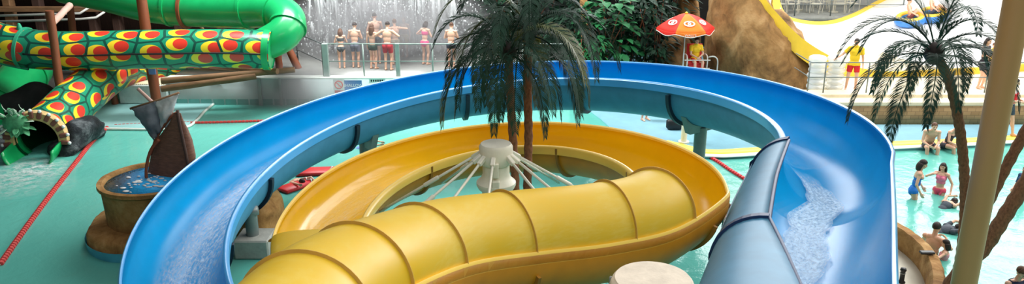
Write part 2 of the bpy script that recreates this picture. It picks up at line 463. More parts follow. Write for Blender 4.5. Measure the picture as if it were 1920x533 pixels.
# dark edge strip along the raised wall
b=MB()
b.tube([station(f,prof(f[2],f[4],e,f[3],off=.018)[0]) for f,e in zip(bfr[:iC+1],es[:iC+1])],.026,8)
b.build('wall_edge',M['navy'],blue)
for k_ in (iC,i2,i3): flange(bfr,k_,HW,es[k_],blue,M['navy'],.055,.035,0,24)
M['blue_flange']=plain('dark_blue_flange',(16,34,52),.55)
for px in ((1262,165),(1085,150),(880,165),(664,222),(500,318),(425,440)):
    k=min(range(iC,len(ip)),key=lambda k:(lambda q:(q[0]-px[0])**2+(q[1]-px[1])**2)((960+F*ip[k].x/(ip[k].y*cT+(CAMZ-ip[k].z)*sT),266.5+F*((CAMZ-ip[k].z)*cT-ip[k].y*sT)/(ip[k].y*cT+(CAMZ-ip[k].z)*sT))))
    fl=flange(bfr,k,HW,0,blue,M['blue_flange'],.05,.09,11,38)
N=len(op)
def bl_a(i):
    s=L[i]
    return s
# water running down: narrow choppy stream in the near straight, streaks further on
k0,k1=0,iC+13
cx_=[0,i3,i2,idx(pairs[4][0]),iC,iC+6,iC+13]
cent=[float(np.interp(k,cx_,[1.2,1.2,1.3,1.5,1.5,1.35,1.0])) for k in range(k0,k1)]
wid=[.36+.05*math.sin(k*.6)+.03*math.sin(k*1.7) for k in range(k0,k1)]
o=sheet(bfr[k0:k1],HW,[c-w for c,w in zip(cent,wid)],[c+w for c,w in zip(cent,wid)],.05,M['foam_chop'],'stream_water',lambda u,v:(1.3 if .08<v<.92 else .8)*min(1,(1-u)*9))
tag(o,'choppy white water stream winding down the right side of the blue slide','water',kind='stuff')
o=sheet(bfr[0:iC+8],HW,[1.75]*(iC+8),[2.75]*(iC+8),.02,M['foam_run'],'wall_water',lambda u,v:.22*math.sin(PI*v)**.5*min(1,(1-u)*3))
tag(o,'faint streaks of water running along the outer wall of the blue slide near bend','water',kind='stuff')
o=sheet(bfr[iC+14:],HW,[.5]*(N-iC-14),[PI-.75]*(N-iC-14),.02,M['foam_run'],'running_water',lambda u,v:(min(1,.25+max(0,u-.45)*3.2))*math.sin(PI*v)**.6)
tag(o,'thin streaked water sheet flowing down the left side of the blue slide','water',kind='stuff')

# ================================================================== YELLOW SLIDE
YX,YY,YR,YW,YE,YZ,YS,YD=-0.179,10.021,1.82,1.027,1.199,3.511,-0.194,0.075
def yl(T):
    a=YR+YW; b=YR*YE+YW
    return Vector((YX+a*math.cos(T), YY+b*math.sin(T), YZ+YS*(T-PI/2)+YD))
near=[G(590,760,4.68),G(655,655,4.62),(G(712,580,4.54)),G(780,537,4.42),G(890,494,4.2),G(1010,476,4.04),G(1150,459,3.95),G(1265,432,3.92)]
yo=[Vector(p) for p in near]+[yl(t) for t in np.linspace(-.28,PI+.95,60)]
yo=vspline(yo,220)
yi=[]
for k,p in enumerate(yo):
    d=yo[min(k+1,len(yo)-1)]-yo[max(k-1,0)]; nrm=Vector((-d.y,d.x,0)).normalized()
    yi.append(p+nrm*YW-Vector((0,0,YD)))
yfr=[f+(.06+f[2],) for f in sweep_frames(yo,yi)]
yel=thing('yellow_water_slide','yellow slide running as closed tube then open loop around the white column','water slide',(yfr[0][0].x,yfr[0][0].y,0))
YH=.06
channel(yfr,YH,[0]*len(yfr),yel,'channel',M['yel_in'],M['yel_out'])
rim(yfr,1,.045,.10,M['yel_rim'],yel); 
rim(yfr,-1,.085,.10,M['yel_rim'],yel)
def yidx(px,py): 
    q=[]
    for p in yo:
        h=CAMZ-p.z; Z=p.y*cT+h*sT; q.append((960+F*p.x/Z-px)**2+(266.5+F*(h*cT-p.y*sT)/Z-py)**2)
    return int(np.argmin(q))
iT=yidx(1306,415)
# tube cover in sections: each a half round shell with a joint band
def cover(i0,i1,parent,rise=1.0):
    rows=[]
    for f in yfr[i0:i1+1]:
        c,u,R,dz=f[:4]; row=[]
        for j in range(25):
            a=PI*j/24; row.append(c+u*(-(R-.005)*math.cos(a))+Vector((0,0,.0-dz*math.cos(a)+(R-.005)*rise*math.sin(a))))
        rows.append(row)
    b=MB(); b.solid(rows,-.02); return b.build('tube_cover',M['yel_tube'],parent,angle=60)
def joint(i,parent,mat=None,rise=1.0,t=.014,d=.012):
    f=yfr[i]; d3=(yfr[min(i+1,len(yfr)-1)][0]-yfr[max(i-1,0)][0]).normalized(); rows=[]
    for j in range(25):
        a=PI*j/24
        P=lambda r: f[0]+f[1]*(-r*math.cos(a))+Vector((0,0,-f[3]*math.cos(a)+r*rise*math.sin(a)))
        A,B=P(f[2]-.02),P(f[2]+.018+d); rows.append([A-d3*t,B-d3*t*.6,B+d3*t*.6,A+d3*t])
    b=MB(); b.grid(rows,0,closed=True); return b.build('joint_band',mat or M['seam_gold'],parent,angle=40)
cuts=[0,yidx(620,680),yidx(690,592),yidx(770,540),yidx(872,498),yidx(1006,476),yidx(1192,450),iT]
for a,bq in zip(cuts,cuts[1:]): cover(a,bq,yel)
for a in cuts[1:]: joint(a,yel,None,1.0,.006,.006)
# low lid over the channel where the loop dives beneath the tube
iL=yidx(513,452)
rows=[]
for f in yfr[iL:]:
    c,u,R,dz=f[:4]; rows.append([c+u*(-(R)*math.cos(PI*j/12))+Vector((0,0,.035-dz*math.cos(PI*j/12)+.10*math.sin(PI*j/12))) for j in range(13)])
b=MB(); b.solid(rows,.025); b.build('channel_lid',M['yel_tube'],yel,angle=60)
joint(iL,yel,M['seam_dark'],.2,.014,.05)
for k in (yidx(1325,303),yidx(1110,236),yidx(735,272),yidx(1345,400),yidx(1010,475)):
    f=yfr[k]
    flange(yfr,k,YH,0,yel,M['seam_dark'],.018,.05,9,36)
o=sheet(yfr[yidx(900,238):iL+2],YH,[.55]*(iL+2-yidx(900,238)),[PI-.55]*(iL+2-yidx(900,238)),.015,M['foam_y'],'slide_water',lambda u,v:min(1,u*1.1)*math.sin(PI*v)**.6)
tag(o,'thin pale water flowing along the floor of the open yellow loop','water',kind='stuff')

# ------------------------------------------------------------------ tower inside the yellow loop
cpos=Vector((-.213,10.35,0))
col=thing('slide_support_mast','white steel column with tie rods inside the yellow loop','column',cpos)
b=MB(); b.lathe([(.19,0),(.19,3.55)],28,cpos); b.build('shaft',M['steel_white'],col,angle=40)
b=MB(); b.lathe([(.12,3.9),(.2,3.92),(.225,3.96),(.225,4.16),(.20,4.20),(.03,4.205)],32,cpos); b.build('cap',M['steel_white'],col,angle=40)
b=MB(); b.lathe([(.19,3.55),(.24,3.57),(.265,3.62),(.265,3.66),(.2,3.72),(.18,3.78),(.18,3.92)],32,cpos); b.build('collar',M['steel_white'],col,angle=40)
for ang in (200,225,262,318,340,20,60,120,160):
    a=math.radians(ang); d=Vector((math.cos(a),math.sin(a),0))
    A=cpos+d*.2+Vector((0,0,4.06)); 
    B=Vector((YX+ (YR-.02)*math.cos(a), YY+(YR*YE-.02)*math.sin(a), 3.05))
    w=(B-A); b=MB(); b.tube([A,B],.018,8); rod=b.build('tie_rod',M['steel_white'],col)
    b=MB(); b.box((-.03,-.03,-.16),(.03,.03,.0),Matrix.Translation(A)@(-w).to_track_quat('Z','Y').to_matrix().to_4x4(),bev=.008); b.build('clevis',M['steel_white'],rod,smooth=False)
    b=MB(); P=A+w*.42; b.cap(P,P+w.normalized()*.22,.03,.03); b.build('turnbuckle',M['steel_white'],rod)
b=MB(); b.box((-.05,-.26,3.55),(.05,-.17,3.75),Matrix.Translation(cpos),bev=.01); b.box((-.04,-.27,3.8),(.04,-.2,4.0),Matrix.Translation(cpos),bev=.01); b.build('bracket',M['steel_white'],col,smooth=False)
# near column with round cap
p=G(1224,522,4.18); p2=Vector((p.x,p.y,0))
col=thing('slide_support_mast','broad round column with weathered pale cap below the yellow tube','column',p2)
b=MB(); b.lathe([(.30,0),(.30,4.02)],40,p2); b.build('shaft',M['steel_white'],col,angle=40)
b=MB(); b.lathe([(.30,4.0),(.355,4.03),(.375,4.06),(.375,4.11),(.36,4.15),(.345,4.16),(.335,4.18),(.02,4.185)],48,p2); b.build('cap',M['cap_stone'],col,angle=40)
b=MB(); b.torus(p2+Vector((0,0,4.05)),.378,.018,48,8); b.build('steel_band',M['steel_grey'],col)
for a in range(0,360,30):
    if a%60==0: continue
    b=MB(); q=p2+Vector((.4*math.cos(math.radians(a)),.4*math.sin(math.radians(a)),4.05)); b.cap(q-Vector((0,0,.03)),q+Vector((0,0,.03)),.016,.016,8); b.build('bolt',M['steel_grey'],col)
# blue slide supports
def blue_support(k,side,label,slab):
    c,u,R,dz=bfr[k][:4]; foot=Vector((c.x,c.y,slab)); zb=c.z-HW-R-.03
    d3=(bfr[k+1][0]-bfr[k-1][0]).normalized(); d3.z=0
    t=thing('flume_support',label,'slide support',foot)
    b=MB(); b.tube([foot,foot+Vector((0,0,zb-slab-.06))],.15,20); b.build('post',M['galv'],t,angle=40)
    b=MB(); b.tube([foot,foot+Vector((0,0,.04))],.26,20); b.build('base_plate',M['galv'],t,angle=40)
    # saddle: cross arm under the shell, with end gussets
    b=MB(); rows=[]
    for s in (-1,1):
        row=[]
        for j in range(11):
            a=PI*(.22+.56*j/10); row.append(c+u*(-(R+.04)*math.cos(a))+Vector((0,0,-HW-(R+.04)*math.sin(a)))+d3*s*.09)
        for j in range(10,-1,-1):
            a=PI*(.22+.56*j/10); q=c+u*(-(R*.75)*math.cos(a)); q.z=zb-.16; row.append(q+d3*s*.09)
        rows.append(row)
    b.grid(rows,closed=True); n=len(rows[0])
    for s in (0,1):
        for j in range(10): b.f.append((s*n+j,s*n+j+1,s*n+20-j,s*n+21-j)); b.m.append(0)
    b.build('saddle',M['galv'],t,smooth=False)
kR=min(range(iC,N),key=lambda k:(bfr[k][0]-G(1385,210,2.0)).length)
blue_support(kR,0,'grey post and saddle under the back right bend of the blue slide',0)
kL=min(range(iC,N),key=lambda k:(bfr[k][0]-G(420,350,1.5)).length)
kB=min(range(iC,N),key=lambda k:(bfr[k][0]-G(664,190,2)).length)
blue_support(kB,0,'grey post under the back left bend of the blue slide',0)
# ================================================================== SETTING
b=MB(); b.box((-34,-6,-.85),(34,40,-.65)); struct(b,'floor',plain('pool_tile',(176,222,214),.5,.05,1))
b=MB(); b.box((-34,-6,-.02),(34,34,0)); tag(b.build('pool_water',M['water'],smooth=False),'turquoise pool water filling the basin around the slides','water',kind='stuff')
def slab(px_poly,z,z0,name,mat):
    P=[G(x,y,z) for x,y in px_poly]; b=MB(); b.prism(P,z0,z); return struct(b,name,mat)
# pool edge on the right: blue deck with a yellow stripe
def edge(px): 
    return float(np.interp(px,[1100,1140,1220,1325,1440,1560,1700,1800,1920,2100,2400],[205,236,268,293,289,284,277,273,266,256,236]))
E0=[(1100,200),(1126,219),(1150,240),(1230,272),(1325,293),(1440,289),(1560,284),(1700,277),(1800,273),(1920,266),(2100,256),(2400,236)]
poly=[G(x,y,.08) for x,y in E0]+[Vector((34,30,.08)),Vector((34,40,.08)),Vector((2.2,40,.08))]
b=MB(); b.prism(poly,-.66,.08); struct(b,'floor_deck',M['deck_blue'])
def strip(pxs,off0,off1,z,mat,name):
    P=vspline([G(x,y,z) for x,y in pxs],40); A=[];B=[]
    for k,p in enumerate(P):
        d=P[min(k+1,39)]-P[max(k-1,0)]; n=Vector((-d.y,d.x,0)).normalized(); A.append(p+n*off0); B.append(p+n*off1)
    b=MB(); rows=[[a,bq,bq-Vector((0,0,.03)),a-Vector((0,0,.03))] for a,bq in zip(A,B)]
    b.grid(rows,closed=True); return struct(b,name,mat)
strip(E0[3:],.22,.62,.087,M['stripe'],'trim_1'); strip(E0[3:],-.02,.2,.09,M['white'],'trim_2')
# right terrace
YT=24.8
zt=.82
def tile_wall():
    m=NT('terrace_tile'); v=m.coord(); br=m.n('ShaderNodeTexBrick'); mp=m.n('ShaderNodeMapping'); mp.inputs['Rotation'].default_value=(PI/2,0,0); m.put(mp.inputs[0],v); m.put(br.inputs['Vector'],mp.outputs[0])
    br.inputs['Scale'].default_value=2.0; br.inputs['Color1'].default_value=lin((150,120,80)); br.inputs['Color2'].default_value=lin((172,140,96)); br.inputs['Mortar'].default_value=lin((116,92,62)); br.inputs['Mortar Size'].default_value=.012
    m.set(Base_Color=br.outputs[0],Roughness=.6); return m.mat
xl=WY(1500,200,YT).x
b=MB(); b.box((xl,YT,.0),(34,YT+.3,zt-.12)); struct(b,'wall_terrace',tile_wall())
b=MB(); b.box((xl,YT-.06,zt-.12),(34,YT+.55,zt),bev=.02); struct(b,'trim_3',M['concrete'],smooth=False)
b=MB(); b.box((xl,YT+.5,zt),(34,YT+1.1,zt+.1)); b.prism([(xl,YT+.3),(34,YT+.3),(34,34),(WY(1560,150,29.5).x,34),(WY(1548,150,28.2).x,28.2)],0,zt-.001); struct(b,'floor_terrace',M['concrete'],smooth=False)
# waterfall platform and its pool wall
YP=27.4
zp=.92
xa=WY(318,170,YP).x; xb=2.0
b=MB(); b.box((xa,YP,-.66),(xb,YP+.25,zp)); struct(b,'wall_platform',plain('pale_wall',(196,214,212),.5,.05,1.5))
b=MB(); b.box((xa,YP+.25,-.66),(xb,34.5,zp-.001)); struct(b,'floor_platform',plain('wet_grey',(132,134,130),.25,.15,1.5))
b=MB(); b.box((xa-.05,YP-.06,zp),(xb,YP+.3,zp+.06),bev=.015); struct(b,'trim_4',plain('pale_coping',(206,214,206),.5),smooth=False)
b=MB(); 
for k in range(46): 
    x=xa+.2+k*.42
    if x<WY(600,190,YP).x: b.box((x,YP-.012,.0),(x+.36,YP,.2))
struct(b,'trim_5',plain('teal_tile',(96,160,152),.4),smooth=False)
# left deck
P=[G(x,y,.06) for x,y in ((160,238),(345,236),(366,224),(380,208),(398,196))]; P+=[Vector((P[-1].x,YP+.6,.06)),Vector((-34,YP+.6,.06)),Vector((-34,P[0].y,.06))]
b=MB(); b.prism(P,-.66,.06); struct(b,'floor_ledge',M['deck_teal'])
b=MB(); rim_=vspline([G(x,y,.07) for x,y in ((168,240),(345,238),(368,224),(384,207),(400,194))],40)
b.tube([p-Vector((0,0,.03)) for p in rim_],.045,8); struct(b,'trim_6',plain('ledge_edge',(206,216,208),.5))
# back walls and roof
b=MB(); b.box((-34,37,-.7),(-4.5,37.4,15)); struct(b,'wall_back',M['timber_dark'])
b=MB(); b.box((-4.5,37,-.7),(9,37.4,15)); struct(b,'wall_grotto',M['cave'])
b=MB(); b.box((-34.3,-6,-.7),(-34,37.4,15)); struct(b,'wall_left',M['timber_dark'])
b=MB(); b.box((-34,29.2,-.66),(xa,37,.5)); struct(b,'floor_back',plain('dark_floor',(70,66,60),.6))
b=MB(); b.box((9,40,-.7),(34,40.4,15)); struct(b,'wall_far',plain('pale_far_wall',(228,230,228),.6))

# ------------------------------------------------------------------ railings
def railing(name,label,pts,h,mids,posts,mat,parent_z=None,r=.022,pr=.028,group=None,thick=None):
    base=vec(pts[0]); t=thing(name,label,'railing',base,group)
    up=Vector((0,0,1))
    P=[vec(p) for p in pts]
    b=MB(); b.tube([p+up*h for p in P],r,8); b.build('top_rail',mat,t)
    for m_ in mids: b=MB(); b.tube([p+up*m_ for p in P],r*.8,8); b.build('mid_rail',mat,t)
    for q in posts:
        q=vec(q); b=MB(); b.tube([q,q+up*h],pr if thick is None else thick,8); b.build('post',mat,t)
    return t
z=zp
A=Vector((WY(612,140,YP+.15).x,YP+.15,z+.06)); B=Vector((1.9,YP+.15,z+.06))
posts=[Vector((WY(px,140,YP+.15).x,YP+.15,z+.06)) for px in (683,812,900,980)]
rl=railing('railing','grey green railing along the waterfall platform edge',[A,B],1.12,[.52],posts,M['rail_grey'],group=None)
b=MB(); b.box((A.x-.08,A.y-.1,-.02),(A.x+.12,A.y+.06,z+1.2),bev=.015); b.build('corner_post',M['rail_grey'],rl,smooth=False)
b=MB(); q=WY(747,140,YP+.15); b.box((q.x-.07,YP+.08,z+.06),(q.x+.07,YP+.2,z+1.2),bev=.01); b.build('corner_post',M['rail_grey'],rl,smooth=False)
# dark stair rail going back from the corner post
A2=Vector((A.x-.1,YP+.2,z+.06)); B2=WY(552,128,YP+2.6); B2.z=z+.06
t=railing('railing','dark sloping handrail left of the waterfall railing',[A2,Vector((WY(560,130,YP+2.2).x,YP+2.2,z+.06))],1.12,[.5],[A2,Vector((WY(560,130,YP+2.2).x,YP+2.2,z+.06))],plain('dark_rail',(70,76,76),.5),pr=.03)
# wall panels under the platform railing are seen as posts on the pale wall
for px in (487,525):
    q=WY(px,170,YP-.05); b=MB(); b.box((q.x-(.06 if px<500 else .03),YP-.1,-.02),(q.x+.06,YP-.02,z+.04),bev=.01)
    tag(b.build('wall_post',M['rail_grey'],smooth=False),('thick' if px<500 else 'thin')+' grey upright fixed to the pale pool wall below the stairs','post')
# signs on the wall below the railing
def text(s,size,mat,name,parent,M4,ext=.002,sx=1.0):
    c=bpy.data.curves.new(name,'FONT'); c.body=s; c.size=size; c.extrude=ext; c.align_x='CENTER'; c.align_y='CENTER'; c.materials.append(mat)
    o=bpy.data.objects.new(name,c); C.objects.link(o); o.matrix_basis=M4@Matrix.Diagonal((sx,1,1,1))
    dg=bpy.context.evaluated_depsgraph_get(); me=bpy.data.meshes.new_from_object(o.evaluated_get(dg)); me.transform(o.matrix_basis)
    bpy.data.objects.remove(o); o=bpy.data.objects.new(name,me); C.objects.link(o); attach(o,parent); return o
RX=Matrix.Rotation(PI/2,4,'X')
M['signblue']=plain('sign_blue',(92,132,190),.4); M['signwhite']=plain('sign_white',(228,230,228),.4); M['signred']=plain('sign_red',(206,70,60),.4)
yq=YP-.03
def rect(px0,py0,px1,py1): 
    a=WY(px0,py1,yq);c=WY(px1,py0,yq); return a.x,a.z,c.x,c.z
x0,z0,x1,z1=rect(626,149,645,177)
t=thing('warning_sign','white sign with red ban circle on the wall below the railing','sign',((x0+x1)/2,yq,z0))
b=MB(); b.box((x0,yq,z0),(x1,yq+.025,z1),bev=.004); b.build('board',M['signwhite'],t,smooth=False)
b=MB(); b.torus(((x0+x1)/2,yq-.004,z1-(x1-x0)*.5),(x1-x0)*.34,.02,28,6,Matrix.Rotation(PI/2,3,'X')); r_=(x1-x0)*.24; cx=(x0+x1)/2; cz=z1-(x1-x0)*.5; b.tube([(cx-r_,yq-.004,cz+r_),(cx+r_,yq-.004,cz-r_)],.016,6); b.build('ban_symbol',M['signred'],t)
b=MB(); b.box((x0+.04,yq-.006,z0+.04),(x1-.04,yq,z0+.14)); b.build('red_band',M['signred'],t,smooth=False)
x0,z0,x1,z1=rect(646,151,678,170)
t=thing('shallow_sign','blue sign with white capitals on the wall below the railing','sign',((x0+x1)/2,yq,z0))
b=MB(); b.box((x0,yq,z0),(x1,yq+.025,z1),bev=.004); b.build('board',M['signblue'],t,smooth=False)
text('SHALLOW',.14,M['signwhite'],'lettering',t,Matrix.Translation(((x0+x1)/2,yq-.004,(z0+z1)/2))@RX)
x0,z0,x1,z1=rect(692,147,722,156)
t=thing('small_sign','small pale sign with dark lettering right of the blue sign','sign',((x0+x1)/2,yq,z0))
b=MB(); b.box((x0,yq,z0),(x1,yq+.02,z1),bev=.004); b.build('board',M['signwhite'],t,smooth=False)
b=MB(); 
for k in range(6): b.box((x0+.06+k*.075,yq-.004,z0+.05),(x0+.11+k*.075,yq,z1-.05))
b.build('print',M['black'],t,smooth=False)
# right terrace railing
yr=YT+.75
pts=[Vector((WY(1516,150,yr).x,yr+1.4,zt+.1)),Vector((WY(1512,150,yr).x+.1,yr,zt+.1)),Vector((WY(1990,150,yr).x,yr,zt+.1))]
railing('railing','steel railing along the cream terrace edge behind the right palm',pts,.98,[.5],[Vector((WY(px,150,yr).x,yr,zt+.1)) for px in (1516,1546,1627,1702,1775,1850,1935)],M['galv'],r=.02,pr=.024)

# ================================================================== WATERFALL
rows=[];n=60
for i in range(34):
    row=[]
    for j in range(n):
        x=WY(575,50,33).x+(3.4-WY(575,50,33).x)*j/(n-1); z_=.5+i*.24
        y=33.2+.5*noise.noise(Vector((x*.5,0,z_*.5)))+.35*noise.noise(Vector((x*1.5,3,z_*1.4)))+.12*noise.noise(Vector((x*4,5,z_*4)))+.02*i
        row.append((x,y,z_))
    rows.append(row)
b=MB(); b.solid(rows,-.6); tag(b.build('waterfall_rock',M['falls']),'wet grey rock face behind the falling white water','rock')
mw=NT('falling_water'); v=mw.coord(scale=(6,6,1.2)); f=mw.noise(v,1.5,5,.7)
mw.set(Base_Color=lin((244,250,250)),Roughness=.4,Alpha=mw.math('MULTIPLY_ADD',f,3.2,-.9,clamp=True)); 
rr=random.Random(3); b=MB()
wx0,wx1=WY(592,50,32.2).x,WY(855,50,32.2).x
for k in range(520):
    x=rr.uniform(wx0,wx1); y=32.2+rr.uniform(-.8,.5); z1=rr.uniform(1.2,7.5); ln=rr.uniform(.3,2.2)*(1.2-.08*z1); z0=max(zp+.05,z1-ln)
    r=rr.uniform(.015,.075); wv=rr.uniform(-.1,.1)
    p=[(x+wv*t+.03*noise.noise(Vector((x*5,t*6,k))),y,z1+(z0-z1)*t) for t in (0,.2,.45,.7,1)]
    b.tube(p,[r*.2,r*.8,r*1.2,r,r*.3],5)
for k in range(9000):
    x=rr.gauss((wx0+wx1)/2,(wx1-wx0)*.3); z_=zp+abs(rr.gauss(0,1))*(1.6)+rr.uniform(0,1)*rr.choice((0,4.5)); y=32+rr.gauss(0,.7); r=rr.uniform(.008,.032)
    b.ell((x,y,z_),(r,r,r*rr.uniform(1,2.2)),5,3)
tag(b.build('waterfall',mw.mat),'white waterfall of streaks and spray crashing behind the bathers','waterfall',kind='stuff')
def mist(name,label,lo,hi,dens,c):
    m=bpy.data.materials.new(name); m.use_nodes=True; t=m.node_tree; t.nodes.remove(t.nodes['Principled BSDF'])
    vs=t.nodes.new('ShaderNodeVolumePrincipled'); vs.inputs['Color'].default_value=(.97,.98,1,1); vs.inputs['Anisotropy'].default_value=.2
    tc=t.nodes.new('ShaderNodeTexCoord'); nz=t.nodes.new('ShaderNodeTexNoise'); nz.inputs['Scale'].default_value=.8; nz.inputs['Detail'].default_value=3
    t.links.new(tc.outputs['Object'],nz.inputs['Vector'])
    mp=t.nodes.new('ShaderNodeMapRange'); mp.inputs['From Min'].default_value=.3; mp.inputs['From Max'].default_value=.75; mp.inputs['To Min'].default_value=0;mp.inputs['To Max'].default_value=dens
    t.links.new(nz.outputs[0],mp.inputs['Value'])
    ds=t.nodes.new('ShaderNodeVectorMath'); ds.operation='DISTANCE'; t.links.new(tc.outputs['Generated'],ds.inputs[0]); ds.inputs[1].default_value=(.5,.5,.5)
    fo=t.nodes.new('ShaderNodeMapRange'); fo.interpolation_type='SMOOTHSTEP'; fo.inputs['From Min'].default_value=.5; fo.inputs['From Max'].default_value=.12; fo.inputs['To Min'].default_value=0; fo.inputs['To Max'].default_value=1; t.links.new(ds.outputs['Value'],fo.inputs['Value'])
    mu=t.nodes.new('ShaderNodeMath'); mu.operation='MULTIPLY'; t.links.new(fo.outputs[0],mu.inputs[0]); t.links.new(mp.outputs[0],mu.inputs[1]); t.links.new(mu.outputs[0],vs.inputs['Density']); t.links.new(vs.outputs[0],t.nodes['Material Output'].inputs['Volume'])
    b=MB(); b.ell(c,[(h-l)/2 for l,h in zip(lo,hi)],20,12); return tag(b.build(name,m),label,'mist',kind='stuff')
mist('spray_mist','white spray mist hanging around the bathers at the waterfall foot',(-9.2,28.0,.0),(-.2,33.6,4.4),2.0,(-4.7,30.8,2.0))
mist('splash_mist','low white splash mist over the pool left of the waterfall railing',(-10,26.0,-.6),(-4.8,28.6,1.7),2.2,(-7.4,27.3,.5))
# ================================================================== ROCK MOUND WITH LIFEGUARD
def boulder(name,label,outline,Y,depth,mat,amp=.25,seed=0,cat='rock',z0=None):
    """rock grown from a silhouette at its own distance: rounded front and back"""
    pts=[WY(x,y,Y) for x,y in outline]
    cx=sum(p.x for p in pts)/len(pts); cz=min(p.z for p in pts)
    P=vspline(pts,56)
    rows=[]
    for i in range(-12,13):
        t=i/12; s=math.sqrt(max(0,1-abs(t)**2.6)); s=.04+.96*s; row=[]
        for p in P:
            x=cx+(p.x-cx)*s; z_=cz+(p.z-cz)*s; y=Y+t*depth
            q=Vector((x,y,z_)); nn=noise.noise(q*.55+Vector((seed,0,0)))*amp+noise.noise(q*1.6+Vector((seed,4,0)))*amp*.45+noise.noise(Vector((q.x*1.2,q.y,q.z*4)))*amp*.7
            d=Vector((x-cx,t*depth,z_-cz)); d=d.normalized() if d.length>1e-6 else Vector((0,0,1))
            row.append(q+d*nn)
        rows.append(row)
    b=MB(); b.grid(rows); n=len(P)
    b.f.append(tuple(range(n))); b.m.append(0); b.f.append(tuple((len(rows)-1)*n+j for j in range(n-1,-1,-1))); b.m.append(0)
    for i in range(len(rows)-1): b.f.append((i*n,(i+1)*n,(i+1)*n+n-1,i*n+n-1)); b.m.append(0)
    return tag(b.build(name,mat),label,cat)
boulder('rock_mound','large tan rock mound beside the lifeguard and blue slide',[(1318,262),(1326,150),(1330,70),(1338,10),(1350,-40),(1400,-25),(1436,5),(1470,40),(1500,78),(1512,110),(1508,145),(1525,180),(1540,262)],30.5,2.6,M['rock'],.36,3)
boulder('rock','smaller tan rock left of the lifeguard under the parasol',[(1222,262),(1224,130),(1232,105),(1252,70),(1272,62),(1290,72),(1296,130),(1298,262)],30.6,1.3,M['rock'],.15,9)
boulder('rock','tall narrow tan rock behind the parasol top',[(1270,262),(1268,100),(1272,20),(1276,-30),(1300,-35),(1310,10),(1314,262)],33,.8,M['rock'],.12,5)

# parasol
up=WY(1281,118,28.9); PZ=WY(1284,25,28.9)
base=Vector((up.x,28.9,.08))
t=thing('parasol','orange and red parasol with white emblems over the lifeguard','parasol',base)
b=MB(); b.tube([base,Vector((up.x,28.9,PZ.z+.02))],.022,10); b.build('pole',M['rail_white'],t)
b=MB(); b.lathe([(.28,0),(.3,.04),(.28,.14),(.06,.2),(.04,.3)],20,base); b.build('base',M['concrete'],t)
apex=Vector((up.x,28.9,PZ.z)); Rr=1.03; drop=.50
A0=PI*1.5-PI/6
def pc(a,s):  # canopy surface, scalloped at rim
    k=abs(math.sin((a-A0)*3)); rr_=Rr*s*(1-.05*s*k*0); return apex+Vector((rr_*math.cos(a),rr_*math.sin(a),-drop*(s**1.6)))
for k in range(6):
    a0=A0+k*PI/3; rows=[]
    for i in range(9):
        s=max(.02,i/8); P0=pc(a0,s);P1=pc(a0+PI/3,s)
        rows.append([P0.lerp(P1,j/8)-Vector((0,0,.05*s*math.sin(PI*j/8))) for j in range(9)])
    b=MB(); b.solid(rows,.008); mt=M['orange'] if k%2==0 else M['redcloth']
    b.build('canopy_panel',mt,t)
    rows=[[p-Vector((0,0,(.02+.12*i/3)))+Vector((0,0,.03*math.cos(2*PI*j/8)*i/3)) for j,p in enumerate([pc(a0,1).lerp(pc(a0+PI/3,1),j/8)-Vector((0,0,.05*math.sin(PI*j/8)-.02)) for j in range(9)])] for i in range(4)]
    b=MB(); b.solid(rows,.006); vl=b.build('valance',mt,t)
    b=MB(); b.tube(rows[-1],.012,6); b.build('trim',M['whitecloth'],vl)
    # emblem: two linked looped rings, drawn on the panel
    am=a0+PI/6; P0=pc(a0,.66).lerp(pc(a0+PI/3,.66),.5); Pn=pc(a0,.8).lerp(pc(a0+PI/3,.8),.5); P_=pc(a0,.5).lerp(pc(a0+PI/3,.5),.5)
    dn=(Pn-P_).normalized(); tn=Vector((-math.sin(am),math.cos(am),0)); nn=tn.cross(dn); nn=nn if nn.z>0 else -nn
    P0=P0-Vector((0,0,.03))
    b=MB()
    for (rx,ry,ox,rad) in ((.095,.085,-.065,.016),(.095,.085,.065,.016),(.05,.045,0,.014),(.185,.125,0,.014)):
        c=[P0+nn*.022+tn*(ox+rx*math.cos(q))+dn*(ry*math.sin(q)) for q in np.linspace(0,2*PI,29)]
        b.tube(c,rad,6,cap=False)
    b.build('emblem',M['whitecloth'],t)
    if k==0:
        c=(rows[1][4]+rows[2][4])/2
        text("WALL'S",.11,M['whitecloth'],'lettering',t,Matrix.Translation(c+Vector((0,-.012,0)))@RX,sx=1.1)
b=MB(); b.ell(apex+Vector((0,0,.02)),(.05,.05,.04)); b.build('finial',M['yel_edge'],t)
# guard chair
sx_=WY(1303,120,29.2).x; yc=29.2; zs=WY(1303,114,29.2).z-.02
t=thing('lifeguard_chair','high lifeguard chair with red seat and white tube arms','chair',(sx_,yc,.08))
b=MB(); b.box((sx_-.3,yc-.25,zs-.06),(sx_+.3,yc+.25,zs),bev=.02); b.box((sx_-.28,yc-.27,zs-.24),(sx_+.28,yc-.22,zs-.05),bev=.02); b.build('seat',M['red'],t,smooth=False)
b=MB(); b.box((sx_-.28,yc+.24,zs+.05),(sx_+.28,yc+.28,zs+.6),bev=.02); b.build('backrest',M['red'],t,smooth=False)
for s in (-1,1):
    x=sx_+s*.36
    b=MB(); b.tube(vspline([(x,yc-.32,zs-.2),(x,yc-.34,zs+.12),(x,yc-.26,zs+.24),(x,yc+.1,zs+.25),(x,yc+.28,zs+.2)],20),.024,8); b.build('arm',M['rail_white'],t)
    for yy in (-.3,.3):
        b=MB(); b.tube([(x,yc+yy*.9,zs-.1),(sx_+s*.5,yc+yy*1.3,.08)],.025,8); b.build('leg',M['rail_white'],t)
b=MB(); 
for k in range(4):
    zz=.35+k*.3; b.tube([(sx_-.46,yc-.36,zz),(sx_+.46,yc-.36,zz)],.018,8)
b.build('ladder',M['rail_white'],t)
